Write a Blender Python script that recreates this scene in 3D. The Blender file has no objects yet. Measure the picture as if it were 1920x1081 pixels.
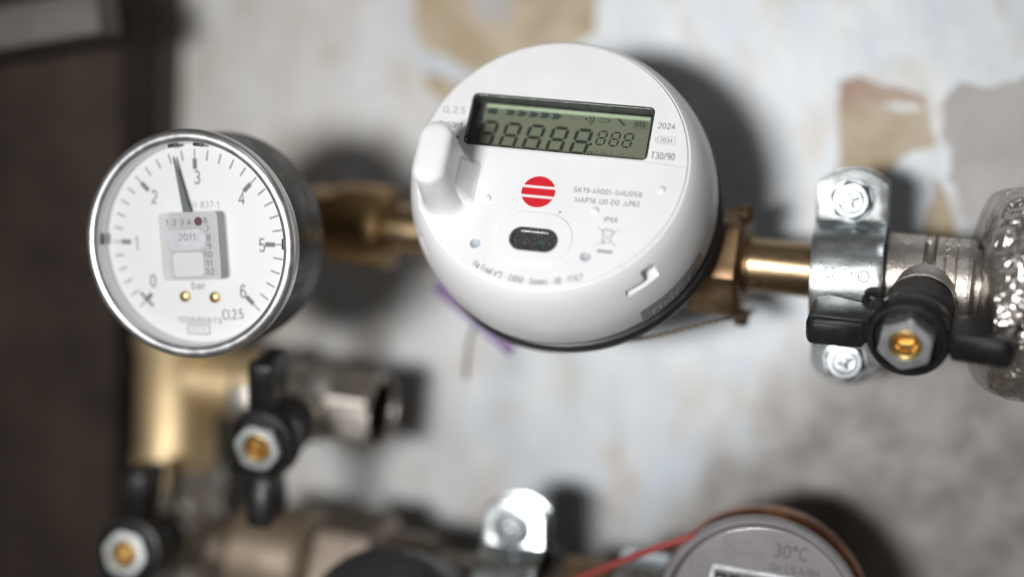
import bpy, bmesh, math, random
from mathutils import Matrix, Vector, noise
random.seed(7)
R = math.radians
S = 0.001                                   # everything below is written in millimetres
SC = bpy.context.scene
COL = SC.collection

# ------------------------------------------------------------------ camera, world, lamps, exposure
# wall frame: x right along the wall, y up, z out of the wall towards the viewer (mm)
WALL = Matrix(((1, 0, 0, 0), (0, 0, -1, 0), (0, 1, 0, 0), (0, 0, 0, 1)))
CAMX = Vector((0.94992636, 0.30899225, 0.04651559))
CAMY = Vector((-0.07642926, 0.08541682, 0.99340955))
CAMZ = Vector((0.30298264, -0.94722107, 0.10475574))
CAM_D = 455.0
cam_d = bpy.data.cameras.new('camera')
cam = bpy.data.objects.new('camera', cam_d)
COL.objects.link(cam)
cam.matrix_world = Matrix(((CAMX.x, CAMY.x, CAMZ.x, 0), (CAMX.y, CAMY.y, CAMZ.y, -CAM_D * S),
                           (CAMX.z, CAMY.z, CAMZ.z, 0), (0, 0, 0, 1)))
cam_d.sensor_width = 36
cam_d.lens = 50
cam_d.clip_start = 0.01
cam_d.clip_end = 50
cam_d.dof.use_dof = True
cam_d.dof.focus_distance = 0.381
cam_d.dof.aperture_fstop = 1.75
SC.camera = cam

world = bpy.data.worlds.new('World')
SC.world = world
world.use_nodes = True
wb = world.node_tree.nodes['Background']
wb.inputs[0].default_value = (1.0, 0.91, 0.83, 1)
wb.inputs[1].default_value = 0.08

def wv(x, y, z):
    return Vector((x * S, -z * S, y * S))

def lamp(name, loc, target, size, power, color, shape='DISK'):
    d = bpy.data.lights.new(name, 'AREA')
    d.shape = shape
    d.size = size * S
    d.energy = power
    d.color = color
    o = bpy.data.objects.new(name, d)
    COL.objects.link(o)
    o.location = wv(*loc)
    o.rotation_euler = (wv(*target) - wv(*loc)).to_track_quat('-Z', 'Y').to_euler()
    return o

wl = lamp('work_lamp', (-172, -12, 800), (-95, -22, 0), 175, 0.68, (1.0, 0.985, 0.965), 'ELLIPSE')
wl.data.size_y = 95 * S
wl.data.spread = R(62)
lamp('fill_lamp', (350, 1500, 900), (-80, -30, 40), 450, 1.8, (0.95, 0.97, 1.0))  # added unseen lamp for fill and for reflections in the metal

SC.view_settings.view_transform = 'Standard'
SC.view_settings.look = 'None'
SC.view_settings.exposure = 0
SC.view_settings.gamma = 1
SC.render.engine = 'CYCLES'
SC.cycles.use_denoising = True
SC.cycles.filter_width = 1.1
SC.cycles.max_bounces = 8
SC.cycles.transparent_max_bounces = 12
SC.cycles.caustics_reflective = False
SC.cycles.caustics_refractive = False
SC.cycles.sample_clamp_indirect = 6

# ------------------------------------------------------------------ helpers
def at(px, py, z):
    """point of the wall frame that lies z mm out of the wall on the ray through a photograph pixel"""
    u, v = (px - 960) / 2666.67, -(py - 540.5) / 2666.67
    d = CAMX * u + CAMY * v - CAMZ
    t = (CAM_D - z) / d.y
    return Vector((d.x * t, d.z * t, z))

def frame(o, x, n):
    """local frame with origin o, z axis n and x axis close to x, all given in wall-frame mm -> world metres"""
    n = Vector(n).normalized()
    y = n.cross(Vector(x)).normalized()
    x = y.cross(n)
    m = Matrix(((x.x, y.x, n.x, o[0] * S), (x.y, y.y, n.y, o[1] * S), (x.z, y.z, n.z, o[2] * S), (0, 0, 0, 1)))
    return WALL @ m

def thing(name, label, cat, mw=None, group=None):
    o = bpy.data.objects.new(name, None)
    COL.objects.link(o)
    o.empty_display_size = 0.01
    o.matrix_world = mw if mw is not None else WALL
    o['label'] = label
    o['category'] = cat
    if group:
        o['group'] = group
    return o

def finish(name, me, mat, parent, smooth=True, angle=35):
    if mat is not None and len(me.materials) == 0:
        me.materials.append(mat)
    if smooth:
        for p in me.polygons:
            p.use_smooth = True
        me.set_sharp_from_angle(angle=R(angle))
    o = bpy.data.objects.new(name, me)
    COL.objects.link(o)
    if parent is not None:
        o.parent = parent
    return o

def obj(name, bm, mat, parent=None, smooth=True, angle=35, loc=None):
    bmesh.ops.recalc_face_normals(bm, faces=bm.faces)
    bmesh.ops.scale(bm, vec=(S, S, S), verts=bm.verts)
    me = bpy.data.meshes.new(name)
    bm.to_mesh(me)
    bm.free()
    o = finish(name, me, mat, parent, smooth, angle)
    if loc is not None:
        o.matrix_local = loc
    return o

I4 = Matrix.Identity(4)
def T(x=0, y=0, z=0):
    return Matrix.Translation((x, y, z))
def RX(a): return Matrix.Rotation(R(a), 4, 'X')
def RY(a): return Matrix.Rotation(R(a), 4, 'Y')
def RZ(a): return Matrix.Rotation(R(a), 4, 'Z')
def along(p, d, up=(0, 0, 1)):
    """matrix (mm) whose z axis runs along d from p"""
    d = Vector(d).normalized()
    up = Vector(up)
    if abs(d.dot(up.normalized())) > 0.98:
        up = Vector((0, 1, 0))
    x = up.cross(d).normalized()
    y = d.cross(x)
    return Matrix(((x.x, y.x, d.x, p[0]), (x.y, y.y, d.y, p[1]), (x.z, y.z, d.z, p[2]), (0, 0, 0, 1)))

def hexr(af, a, sides=6):
    s = 2 * math.pi / sides
    return af / math.cos(((a + s / 2) % s) - s / 2)

def lathe(bm, prof, M=I4, n=64, closed=False, shear=(0, 0), arc=None):
    """prof items (r, z) round or (r, z, 'h') hexagon with flat-to-centre r"""
    rows = []
    for it in prof:
        r, z = it[0], it[1]
        hx = len(it) > 2
        if r < 1e-6:
            rows.append([bm.verts.new(M @ Vector((shear[0] * z, shear[1] * z, z)))])
            continue
        row = []
        for i in range(n):
            a = 2 * math.pi * i / n
            rr = r
            if hx:
                rr = hexr(r, a, it[3] if len(it) > 3 else 6)
                if len(it) > 4:
                    rr = min(rr, it[4])
            row.append(bm.verts.new(M @ Vector((rr * math.cos(a) + shear[0] * z, rr * math.sin(a) + shear[1] * z, z))))
        rows.append(row)
    pairs = list(zip(rows, rows[1:]))
    if closed:
        pairs.append((rows[-1], rows[0]))
    for A, B in pairs:
        for i in range(n):
            j = (i + 1) % n
            if len(A) == 1 and len(B) == 1:
                continue
            if len(A) == 1:
                bm.faces.new((A[0], B[i], B[j]))
            elif len(B) == 1:
                bm.faces.new((A[i], A[j], B[0]))
            else:
                bm.faces.new((A[i], A[j], B[j], B[i]))
    return bm

def loft(bm, loops, cap0=True, cap1=True, M=I4):
    rows = [[bm.verts.new(M @ Vector(p)) for p in lp] for lp in loops]
    n = len(rows[0])
    for A, B in zip(rows, rows[1:]):
        for i in range(n):
            j = (i + 1) % n
            bm.faces.new((A[i], A[j], B[j], B[i]))
    if cap0: bm.faces.new(rows[0])
    if cap1: bm.faces.new(rows[-1])
    return bm

def rrect(cx, cy, hw, hh, r, n=8):
    r = min(r, hw, hh)
    pts = []
    for qx, qy, a0 in ((1, 1, 0), (-1, 1, 90), (-1, -1, 180), (1, -1, 270)):
        for k in range(n + 1):
            a = R(a0 + 90 * k / n)
            pts.append((cx + qx * (hw - r) + r * math.cos(a), cy + qy * (hh - r) + r * math.sin(a)))
    return pts

def circ(cx, cy, r, n=32):
    return [(cx + r * math.cos(2 * math.pi * i / n), cy + r * math.sin(2 * math.pi * i / n)) for i in range(n)]

def at_z(pts, z):
    return [(p[0], p[1], z) for p in pts]

def prism(bm, pts, z0, z1, M=I4, bev=0):
    b = bmesh.new()
    loft(b, [at_z(pts, z0), at_z(pts, z1)])
    if bev:
        bmesh.ops.recalc_face_normals(b, faces=b.faces)
        ed = [e for e in b.edges if len(e.link_faces) == 2 and e.calc_face_angle(0) > R(40)]
        bmesh.ops.bevel(b, geom=ed, offset=bev, segments=2, affect='EDGES', profile=0.5)
    merge(bm, b, M)
    return bm

def merge(bm, b, M=I4):
    vm = {v: bm.verts.new(M @ v.co) for v in b.verts}
    for f in b.faces:
        try:
            bm.faces.new([vm[v] for v in f.verts])
        except ValueError:
            pass
    b.free()

def box(bm, c, s, M=I4, bev=0, seg=2):
    b = bmesh.new()
    bmesh.ops.create_cube(b, size=1)
    bmesh.ops.scale(b, vec=s, verts=b.verts)
    if bev:
        bmesh.ops.bevel(b, geom=b.edges[:], offset=bev, segments=seg, affect='EDGES', profile=0.5)
    merge(bm, b, M @ T(*c))
    return bm

def tube(bm, pts, r, n=12, cap=True, M=I4):
    pts = [Vector(p) for p in pts]
    rows = []
    ref = Vector((0.13, 0.2, 1)).normalized()
    for i, p in enumerate(pts):
        d = (pts[min(i + 1, len(pts) - 1)] - pts[max(i - 1, 0)]).normalized()
        x = ref.cross(d)
        if x.length < 0.05:
            x = Vector((1, 0, 0)).cross(d)
        x.normalize()
        y = d.cross(x)
        rr = r[i] if isinstance(r, (list, tuple)) else r
        rows.append([p + (x * math.cos(2 * math.pi * k / n) + y * math.sin(2 * math.pi * k / n)) * rr for k in range(n)])
    loft(bm, rows, cap, cap, M)
    return bm

def spline(pts, n=12):
    P = [Vector(p) for p in pts]
    P = [P[0] * 2 - P[1]] + P + [P[-1] * 2 - P[-2]]
    out = []
    for i in range(1, len(P) - 2):
        for k in range(n):
            t = k / n
            a, b, c, d = P[i - 1], P[i], P[i + 1], P[i + 2]
            out.append(0.5 * ((2 * b) + (c - a) * t + (2 * a - 5 * b + 4 * c - d) * t * t + (3 * b - a - 3 * c + d) * t ** 3))
    out.append(P[-2])
    return out

def flat(bm, pts, z, M=I4):
    bm.faces.new([bm.verts.new(M @ Vector((p[0], p[1], z))) for p in pts])
    return bm

def plate(name, outer, holes, z_top, thick, bev, mat, parent, M=None):
    """flat plate with holes and softened edges"""
    cu = bpy.data.curves.new(name, 'CURVE')
    cu.dimensions = '2D'
    cu.fill_mode = 'BOTH'
    for k, pts in enumerate([outer] + holes):
        sp = cu.splines.new('POLY')
        sp.points.add(len(pts) - 1)
        for q, p in zip(sp.points, pts):
            q.co = (p[0] * S, p[1] * S, 0, 1)
        sp.use_cyclic_u = True
    cu.extrude = (thick / 2 - bev) * S
    cu.bevel_depth = bev * S
    cu.bevel_resolution = 2
    cu.offset = -bev * S
    t = bpy.data.objects.new('curve_source', cu)
    COL.objects.link(t)
    dg = bpy.context.evaluated_depsgraph_get()
    me = bpy.data.meshes.new_from_object(t.evaluated_get(dg))
    bpy.data.objects.remove(t)
    me.transform(T(0, 0, (z_top - thick / 2) * S))
    if M is not None:
        me.transform(M)
    me.name = name
    me.materials.clear()
    return finish(name, me, mat, parent, True, 30)

# drawn single-stroke lettering (cap height 1); a 6-tuple is an elliptical arc (cx, cy, rx, ry, a0, a1)
def _b(*st): return list(st)
GL = {
 '0': (.58, [[(.29, .5, .25, .46, 90, 450)]]),
 '1': (.40, [[(.04, .76), (.26, .97), (.26, .02)]]),
 '2': (.58, [[(.29, .68, .24, .28, 165, -30), (.05, .04), (.55, .04)]]),
 '3': (.58, [[(.27, .73, .22, .23, 150, -90), (.22, .5)], [(.22, .5), (.27, .27, .26, .23, 90, -155)]]),
 '4': (.60, [[(.43, .02), (.43, .96), (.04, .28), (.59, .28)]]),
 '5': (.58, [[(.51, .96), (.12, .96), (.08, .52), (.28, .31, .25, .27, 135, -150)]]),
 '6': (.58, [[(.50, .84), (.29, .5, .24, .46, 55, 180), (.05, .32)], [(.29, .31, .24, .27, 180, 540)]]),
 '7': (.56, [[(.04, .96), (.53, .96), (.22, .02)]]),
 '8': (.58, [[(.29, .73, .21, .23, 90, 450)], [(.29, .26, .25, .24, 90, 450)]]),
 '9': (.58, [[(.29, .69, .24, .27, 0, 360)], [(.53, .69), (.29, .5, .24, .46, 0, -125)]]),
 'A': (.70, [[(.02, .02), (.35, .98), (.68, .02)], [(.15, .33), (.55, .33)]]),
 'B': (.62, [[(.07, .02), (.07, .97), (.30, .97), (.32, .75, .22, .22, 90, -90), (.07, .53)], [(.30, .53), (.33, .28, .25, .25, 90, -90), (.07, .03)]]),
 'C': (.72, [[(.38, .5, .33, .47, 45, 315)]]),
 'D': (.68, [[(.07, .03), (.07, .97), (.28, .97), (.28, .5, .34, .47, 90, -90), (.07, .03)]]),
 'E': (.60, [[(.56, .97), (.07, .97), (.07, .03), (.57, .03)], [(.07, .52), (.51, .52)]]),
 'F': (.56, [[(.54, .97), (.07, .97), (.07, .02)], [(.07, .52), (.47, .52)]]),
 'G': (.76, [[(.39, .5, .34, .47, 48, 325), (.70, .48), (.42, .48)]]),
 'H': (.68, [[(.07, .98), (.07, .02)], [(.61, .98), (.61, .02)], [(.07, .52), (.61, .52)]]),
 'I': (.20, [[(.10, .98), (.10, .02)]]),
 'K': (.66, [[(.07, .98), (.07, .02)], [(.61, .98), (.09, .40)], [(.28, .60), (.64, .02)]]),
 'L': (.54, [[(.07, .98), (.07, .03), (.53, .03)]]),
 'M': (.80, [[(.07, .02), (.07, .96), (.40, .16), (.73, .96), (.73, .02)]]),
 'N': (.70, [[(.07, .02), (.07, .96), (.63, .05), (.63, .98)]]),
 'P': (.62, [[(.07, .02), (.07, .97), (.33, .97), (.33, .71, .24, .26, 90, -90), (.07, .45)]]),
 'Q': (.80, [[(.39, .5, .34, .47, 0, 360)], [(.48, .22), (.74, -.02)]]),
 'R': (.68, [[(.07, .02), (.07, .97), (.36, .97), (.36, .72, .24, .25, 90, -90), (.07, .47)], [(.38, .46), (.64, .02)]]),
 'S': (.62, [[(.30, .73, .22, .24, 30, 270), (.30, .27, .25, .24, 90, -155)]]),
 'T': (.62, [[(.02, .97), (.60, .97)], [(.31, .97), (.31, .02)]]),
 'U': (.68, [[(.07, .98), (.34, .32, .27, .29, 180, 360), (.61, .98)]]),
 'V': (.66, [[(.02, .98), (.33, .03), (.64, .98)]]),
 'Y': (.66, [[(.02, .98), (.33, .45), (.64, .98)], [(.33, .45), (.33, .02)]]),
 'a': (.54, [[(.25, .36, .2, .31, 145, 0), (.45, .02)], [(.45, .42), (.24, .20, .19, .18, 80, 325), (.45, .20)]]),
 'b': (.54, [[(.07, .98), (.07, .02)], [(.28, .35, .21, .33, 180, 540)]]),
 'e': (.54, [[(.06, .37), (.47, .37), (.27, .35, .21, .33, 5, 320)]]),
 'h': (.54, [[(.07, .98), (.07, .02)], [(.07, .42), (.27, .42, .19, .26, 160, 0), (.46, .02)]]),
 'i': (.18, [[(.09, .70), (.09, .02)], [(.09, .98), (.09, .86)]]),
 'l': (.18, [[(.09, .98), (.09, .02)]]),
 'm': (.84, [[(.07, .70), (.07, .02)], [(.07, .45), (.25, .45, .17, .24, 160, 0), (.42, .02)], [(.42, .45), (.60, .45, .17, .24, 160, 0), (.77, .02)]]),
 'n': (.54, [[(.07, .70), (.07, .02)], [(.07, .42), (.27, .42, .19, .26, 160, 0), (.46, .02)]]),
 'o': (.56, [[(.28, .35, .22, .33, 0, 360)]]),
 'r': (.34, [[(.07, .70), (.07, .02)], [(.07, .40), (.26, .42, .18, .26, 165, 80)]]),
 's': (.50, [[(.24, .52, .16, .16, 30, 270), (.24, .19, .18, .17, 90, -155)]]),
 'u': (.54, [[(.07, .70), (.25, .24, .18, .22, 180, 360), (.46, .70)], [(.46, .70), (.46, .02)]]),
 '-': (.36, [[(.05, .36), (.31, .36)]]),
 '/': (.36, [[(.02, -.02), (.34, 1.0)]]),
 ',': (.22, [[(.12, .12), (.12, .02), (.06, -.14)]]),
 '.': (.22, [[(.11, .13), (.11, .0)]]),
 '\u00b0': (.36, [[(.18, .83, .12, .13, 0, 360)]]),
 ' ': (.30, []),
}
def glyphs(s, w=None, h=None, cx=0, cy=0, z=0, anchor='c', slant=0.0, weight=0.115):
    """bmesh of a printed line whose capitals are h mm high and that is w mm wide"""
    strokes = []
    x = 0.0
    for ch in s:
        adv, sts = GL[ch]
        for st in sts:
            pl = []
            for it in st:
                if len(it) == 2:
                    pl.append((x + it[0], it[1]))
                else:
                    ax, ay, rx, ry, a0, a1 = it
                    n = max(4, int(abs(a1 - a0) / 20))
                    for k in range(n + 1):
                        a = R(a0 + (a1 - a0) * k / n)
                        pl.append((x + ax + rx * math.cos(a), ay + ry * math.sin(a)))
            strokes.append(pl)
        x += adv + 0.15
    x -= 0.15
    only = strokes and all(p[1] < .75 for st in strokes for p in st)
    sy = h / 0.72 if only and s.islower() else h
    sx = (w / x) if w else sy * 0.95
    ox = {'c': cx - x * sx / 2, 'l': cx, 'r': cx - x * sx}[anchor]
    th = weight * h
    bm = bmesh.new()
    for q, st in enumerate(strokes):
        P = [Vector((ox + px * sx + slant * py * sy, cy - h / 2 + py * sy)) for px, py in st]
        closed = (P[0] - P[-1]).length < 1e-4
        if closed: P = P[:-1]
        L, Rr = [], []
        n = len(P)
        for i, p in enumerate(P):
            a = P[i - 1] if (i or closed) else None
            c = P[(i + 1) % n] if (i < n - 1 or closed) else None
            d0 = (p - a).normalized() if a is not None else None
            d1 = (c - p).normalized() if c is not None else None
            if d0 is None: d0 = d1
            if d1 is None: d1 = d0
            t_ = (d0 + d1)
            t_ = t_.normalized() if t_.length > 1e-5 else d1
            nn = Vector((-t_.y, t_.x))
            m_ = min(1 / max(0.45, nn.dot(Vector((-d1.y, d1.x)))), 2.0) * th / 2
            zz = z + 0.0015 * (q % 7)
            L.append(bm.verts.new((*(p + nn * m_), zz)))
            Rr.append(bm.verts.new((*(p - nn * m_), zz)))
        for i in range(n if closed else n - 1):
            j = (i + 1) % n
            bm.faces.new((L[i], Rr[i], Rr[j], L[j]))
    return bm

def prt(name, s, w, h, cx, cy, z, mat, parent, anchor='c', rot=0, **k):
    bm = glyphs(s, w, h, 0 if rot else cx, 0 if rot else cy, z, anchor, **k)
    if rot:
        bmesh.ops.transform(bm, matrix=T(cx, cy, 0) @ RZ(rot), verts=bm.verts)
    return obj(name, bm, mat, parent, smooth=False)

# ------------------------------------------------------------------ materials
def new_mat(name):
    m = bpy.data.materials.new(name)
    m.use_nodes = True
    nt = m.node_tree
    return m, nt, nt.nodes['Principled BSDF']

def node(nt, typ, **kw):
    n = nt.nodes.new(typ)
    for k, v in kw.items():
        if k.startswith('i_'):
            n.inputs[k[2:].replace('_', ' ')].default_value = v
        else:
            setattr(n, k, v)
    return n

def mix(nt, fac, a, b):
    n = nt.nodes.new('ShaderNodeMix')
    n.data_type = 'RGBA'
    for sock, v in ((n.inputs[0], fac), (n.inputs[6], a), (n.inputs[7], b)):
        if hasattr(v, 'links'):
            nt.links.new(v, sock)
        elif isinstance(v, (int, float)):
            sock.default_value = v
        else:
            sock.default_value = (*v, 1)
    return n.outputs[2]

def ramp(nt, src, p0, p1, c0=(0, 0, 0), c1=(1, 1, 1)):
    n = nt.nodes.new('ShaderNodeValToRGB')
    n.color_ramp.elements[0].position = p0
    n.color_ramp.elements[1].position = p1
    n.color_ramp.elements[0].color = (*c0, 1)
    n.color_ramp.elements[1].color = (*c1, 1)
    nt.links.new(src, n.inputs[0])
    return n.outputs[0]

def noise_n(nt, scale, detail=4, rough=0.55, vec=None, stretch=None):
    tc = node(nt, 'ShaderNodeTexCoord')
    src = tc.outputs['Object']
    if stretch:
        mp = node(nt, 'ShaderNodeMapping')
        mp.inputs['Scale'].default_value = stretch
        nt.links.new(src, mp.inputs[0])
        src = mp.outputs[0]
    n = node(nt, 'ShaderNodeTexNoise')
    n.inputs['Scale'].default_value = scale
    n.inputs['Detail'].default_value = detail
    n.inputs['Roughness'].default_value = rough
    nt.links.new(src, n.inputs['Vector'])
    return n.outputs['Fac']

def material(name, base, rough=0.5, metal=0.0, base2=None, nscale=120, cut=(0.4, 0.65), bump=0.0, bscale=600,
             rough2=None, spec=0.5, stretch=None, coat=0.0):
    m, nt, b = new_mat(name)
    b.inputs['Base Color'].default_value = (*base, 1)
    b.inputs['Roughness'].default_value = rough
    b.inputs['Metallic'].default_value = metal
    b.inputs['Specular IOR Level'].default_value = spec
    b.inputs['Coat Weight'].default_value = coat
    if base2 is not None or rough2 is not None:
        f = ramp(nt, noise_n(nt, nscale, 5, 0.6, stretch=stretch), *cut)
        if base2 is not None:
            nt.links.new(mix(nt, f, base, base2), b.inputs['Base Color'])
        if rough2 is not None:
            mr = node(nt, 'ShaderNodeMapRange')
            mr.inputs['To Min'].default_value = rough
            mr.inputs['To Max'].default_value = rough2
            nt.links.new(f, mr.inputs[0])
            nt.links.new(mr.outputs[0], b.inputs['Roughness'])
    if bump:
        bn = node(nt, 'ShaderNodeBump')
        bn.inputs['Strength'].default_value = bump
        bn.inputs['Distance'].default_value = 0.0004
        nt.links.new(noise_n(nt, bscale, 3, 0.6, stretch=stretch), bn.inputs['Height'])
        nt.links.new(bn.outputs[0], b.inputs['Normal'])
    return m

WHITE = material('white_plastic', (0.82, 0.83, 0.85), 0.34, base2=(0.77, 0.78, 0.80), nscale=45, bump=0.03, bscale=2500)
WHITE_SIDE = material('white_plastic_side', (0.79, 0.80, 0.82), 0.30, base2=(0.60, 0.57, 0.53), nscale=520, cut=(0.66, 0.80), bump=0.03, bscale=2500)
WHITE_PATCH = material('white_label_paper', (0.86, 0.86, 0.86), 0.7)
INK = material('grey_ink', (0.13, 0.13, 0.145), 0.6)
INK_FAINT = material('faint_ink', (0.30, 0.30, 0.32), 0.6)
LINE = material('seam_shadow_line', (0.50, 0.51, 0.53), 0.6)
RED = material('red_ink', (0.62, 0.012, 0.025), 0.45, base2=(0.56, 0.012, 0.022), nscale=300)
HOLE = material('blue_grey_plug', (0.42, 0.46, 0.50), 0.5)
BLACK_GLOSS = material('black_window', (0.035, 0.037, 0.038), 0.14, base2=(0.16, 0.16, 0.155), nscale=2200, cut=(0.50, 0.72), rough2=0.5)
PCB_GREEN = material('green_circuit', (0.03, 0.065, 0.045), 0.35)
LCD_WALL = material('lcd_wall', (0.03, 0.034, 0.036), 0.35, base2=(0.075, 0.078, 0.085), nscale=400)
LCD_PANEL = material('lcd_panel', (0.215, 0.232, 0.165), 0.45, base2=(0.195, 0.212, 0.15), nscale=90)
LCD_SEG = material('lcd_segment', (0.024, 0.029, 0.023), 0.5)
LCD_ICON = material('lcd_icon', (0.045, 0.065, 0.062), 0.5)
LCD_FAINT = material('lcd_faint', (0.12, 0.145, 0.095), 0.5)
LCD_REFLECTION = material('lcd_reflection', (0.58, 0.70, 0.50), 0.25)  # pale green of a reflection, put into the colour
RUBBER = material('black_rubber', (0.018, 0.018, 0.019), 0.42, base2=(0.03, 0.03, 0.03), nscale=300)
HANDLE = material('black_handle', (0.010, 0.010, 0.011), 0.34, base2=(0.024, 0.022, 0.021), nscale=160, cut=(0.45, 0.8), rough2=0.55, bump=0.05, bscale=1500, spec=0.35)
DUSTY = material('dusty_black_plastic', (0.075, 0.070, 0.066), 0.75, base2=(0.045, 0.042, 0.040), nscale=200, bump=0.1, bscale=1200)
CASE = material('gauge_black_case', (0.013, 0.013, 0.014), 0.36, base2=(0.026, 0.025, 0.024), nscale=140, rough2=0.55, bump=0.15, bscale=900)
CHROME = material('chrome_rim', (0.72, 0.73, 0.75), 0.34, 1.0, rough2=0.46, nscale=200)
DIAL = material('white_dial', (0.80, 0.81, 0.82), 0.5)
DIAL_INK = material('dial_ink', (0.16, 0.17, 0.19), 0.6)
POINTER = material('pointer_grey', (0.13, 0.14, 0.155), 0.4)
STICKER = material('silver_sticker', (0.88, 0.89, 0.91), 0.5, 0.0, base2=(0.80, 0.81, 0.84), nscale=260, stretch=(1, 6, 1), rough2=0.6)
def let_through(m, amount):
    nt = m.node_tree
    tl = node(nt, 'ShaderNodeBsdfTranslucent')
    tl.inputs[0].default_value = (0.9, 0.9, 0.9, 1)
    mx = node(nt, 'ShaderNodeMixShader')
    mx.inputs[0].default_value = amount
    nt.links.new(nt.nodes['Principled BSDF'].outputs[0], mx.inputs[1])
    nt.links.new(tl.outputs[0], mx.inputs[2])
    tp = node(nt, 'ShaderNodeBsdfTransparent')
    m2 = node(nt, 'ShaderNodeMixShader')
    m2.inputs[0].default_value = 0.36
    nt.links.new(mx.outputs[0], m2.inputs[1])
    nt.links.new(tp.outputs[0], m2.inputs[2])
    nt.links.new(m2.outputs[0], nt.nodes['Material Output'].inputs[0])
let_through(STICKER, 0.5)
BLOB = material('hologram_patch', (0.50, 0.51, 0.56), 0.35, 0.2, base2=(0.58, 0.59, 0.64), nscale=500)
SQUARE = material('pale_patch', (0.58, 0.59, 0.61), 0.6)
STAMP = material('stamp_ink', (0.08, 0.03, 0.045), 0.6)
BRASS = material('clean_brass', (0.72, 0.50, 0.20), 0.30, 1.0, base2=(0.62, 0.42, 0.16), nscale=150, rough2=0.45)
BRASS_OLD = material('tarnished_brass', (0.28, 0.19, 0.105), 0.36, 1.0, base2=(0.17, 0.11, 0.065), nscale=110, rough2=0.55, bump=0.12, bscale=500)
BRASS_WARM = material('worn_warm_brass', (0.46, 0.31, 0.15), 0.40, 1.0, base2=(0.30, 0.19, 0.09), nscale=120, rough2=0.55, bump=0.15, bscale=400)
BRASS_PIPE = material('brushed_brass_pipe', (0.40, 0.295, 0.175), 0.27, 1.0, base2=(0.30, 0.21, 0.12), nscale=120, rough2=0.42, stretch=(1, 8, 8), bump=0.06, bscale=700)
BRONZE = material('pale_bronze', (0.50, 0.42, 0.33), 0.5, 1.0, base2=(0.36, 0.29, 0.22), nscale=90, rough2=0.62, bump=0.15, bscale=500)
BRASS_BRIGHT = material('yellow_brass_casting', (0.84, 0.68, 0.43), 0.55, 1.0, base2=(0.74, 0.57, 0.34), nscale=80, rough2=0.62, bump=0.15, bscale=500)
NICKEL = material('nickel_casting', (0.66, 0.62, 0.57), 0.38, 1.0, base2=(0.53, 0.49, 0.45), nscale=200, rough2=0.5, bump=0.35, bscale=900)
NICKEL_DULL = material('dull_nickel', (0.36, 0.31, 0.26), 0.42, 1.0, base2=(0.25, 0.20, 0.16), nscale=120, rough2=0.6, bump=0.2, bscale=600)
ZINC = material('zinc_plate', (0.74, 0.79, 0.81), 0.24, 1.0, base2=(0.64, 0.69, 0.72), nscale=90, rough2=0.36, bump=0.08, bscale=500, stretch=(1, 3, 1))
ZINC_BOLT = material('zinc_bolt', (0.40, 0.43, 0.45), 0.36, 1.0, base2=(0.26, 0.28, 0.30), nscale=260, rough2=0.5, bump=0.1, bscale=600)
ZINC_NUT = material('zinc_nut', (0.66, 0.70, 0.71), 0.40, 1.0, base2=(0.52, 0.55, 0.56), nscale=300, rough2=0.52)
BORE = material('dark_bore', (0.10, 0.075, 0.06), 0.55, 0.6)
WOOD_DARK = material('dark_panel', (0.026, 0.018, 0.014), 0.75, spec=0.2, base2=(0.055, 0.041, 0.033), nscale=26, cut=(0.35, 0.7), bump=0.3, bscale=180)
BAR = material('grey_bar', (0.11, 0.098, 0.088), 0.6, base2=(0.13, 0.118, 0.108), nscale=40, bump=0.15, bscale=300)
RED_PLASTIC = material('red_plastic', (0.30, 0.045, 0.04), 0.55)
TWINE = material('seal_wire_strand', (0.17, 0.14, 0.09), 0.5, 0.3, base2=(0.09, 0.075, 0.05), nscale=700)
PLASTIC_GREY = material('grey_register_ring', (0.20, 0.19, 0.20), 0.28, base2=(0.25, 0.24, 0.25), nscale=90, coat=0.3)
DIAL_GREY = material('grey_dial_plate', (0.40, 0.39, 0.40), 0.5, base2=(0.34, 0.33, 0.34), nscale=70)
COPPER = material('copper_ring', (0.34, 0.14, 0.06), 0.34, 1.0, base2=(0.18, 0.07, 0.04), nscale=90, rough2=0.5)
DRUM = material('black_drum', (0.05, 0.05, 0.055), 0.35)
DRUM_RED = material('red_drum', (0.42, 0.06, 0.07), 0.35)
DRUM_INK = material('drum_digit_white', (0.75, 0.75, 0.75), 0.5)

def cap_mat():
    m, nt, b = new_mat('textured_black_cap')
    b.inputs['Base Color'].default_value = (0.030, 0.029, 0.031, 1)
    b.inputs['Roughness'].default_value = 0.42
    bn = node(nt, 'ShaderNodeBump')
    bn.inputs['Strength'].default_value = 0.8
    bn.inputs['Distance'].default_value = 0.0006
    tc = node(nt, 'ShaderNodeTexCoord')
    v = node(nt, 'ShaderNodeTexVoronoi')
    v.inputs['Scale'].default_value = 320
    nt.links.new(tc.outputs['Object'], v.inputs['Vector'])
    nt.links.new(v.outputs['Distance'], bn.inputs['Height'])
    nt.links.new(bn.outputs[0], b.inputs['Normal'])
    return m
CAP = cap_mat()

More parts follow.
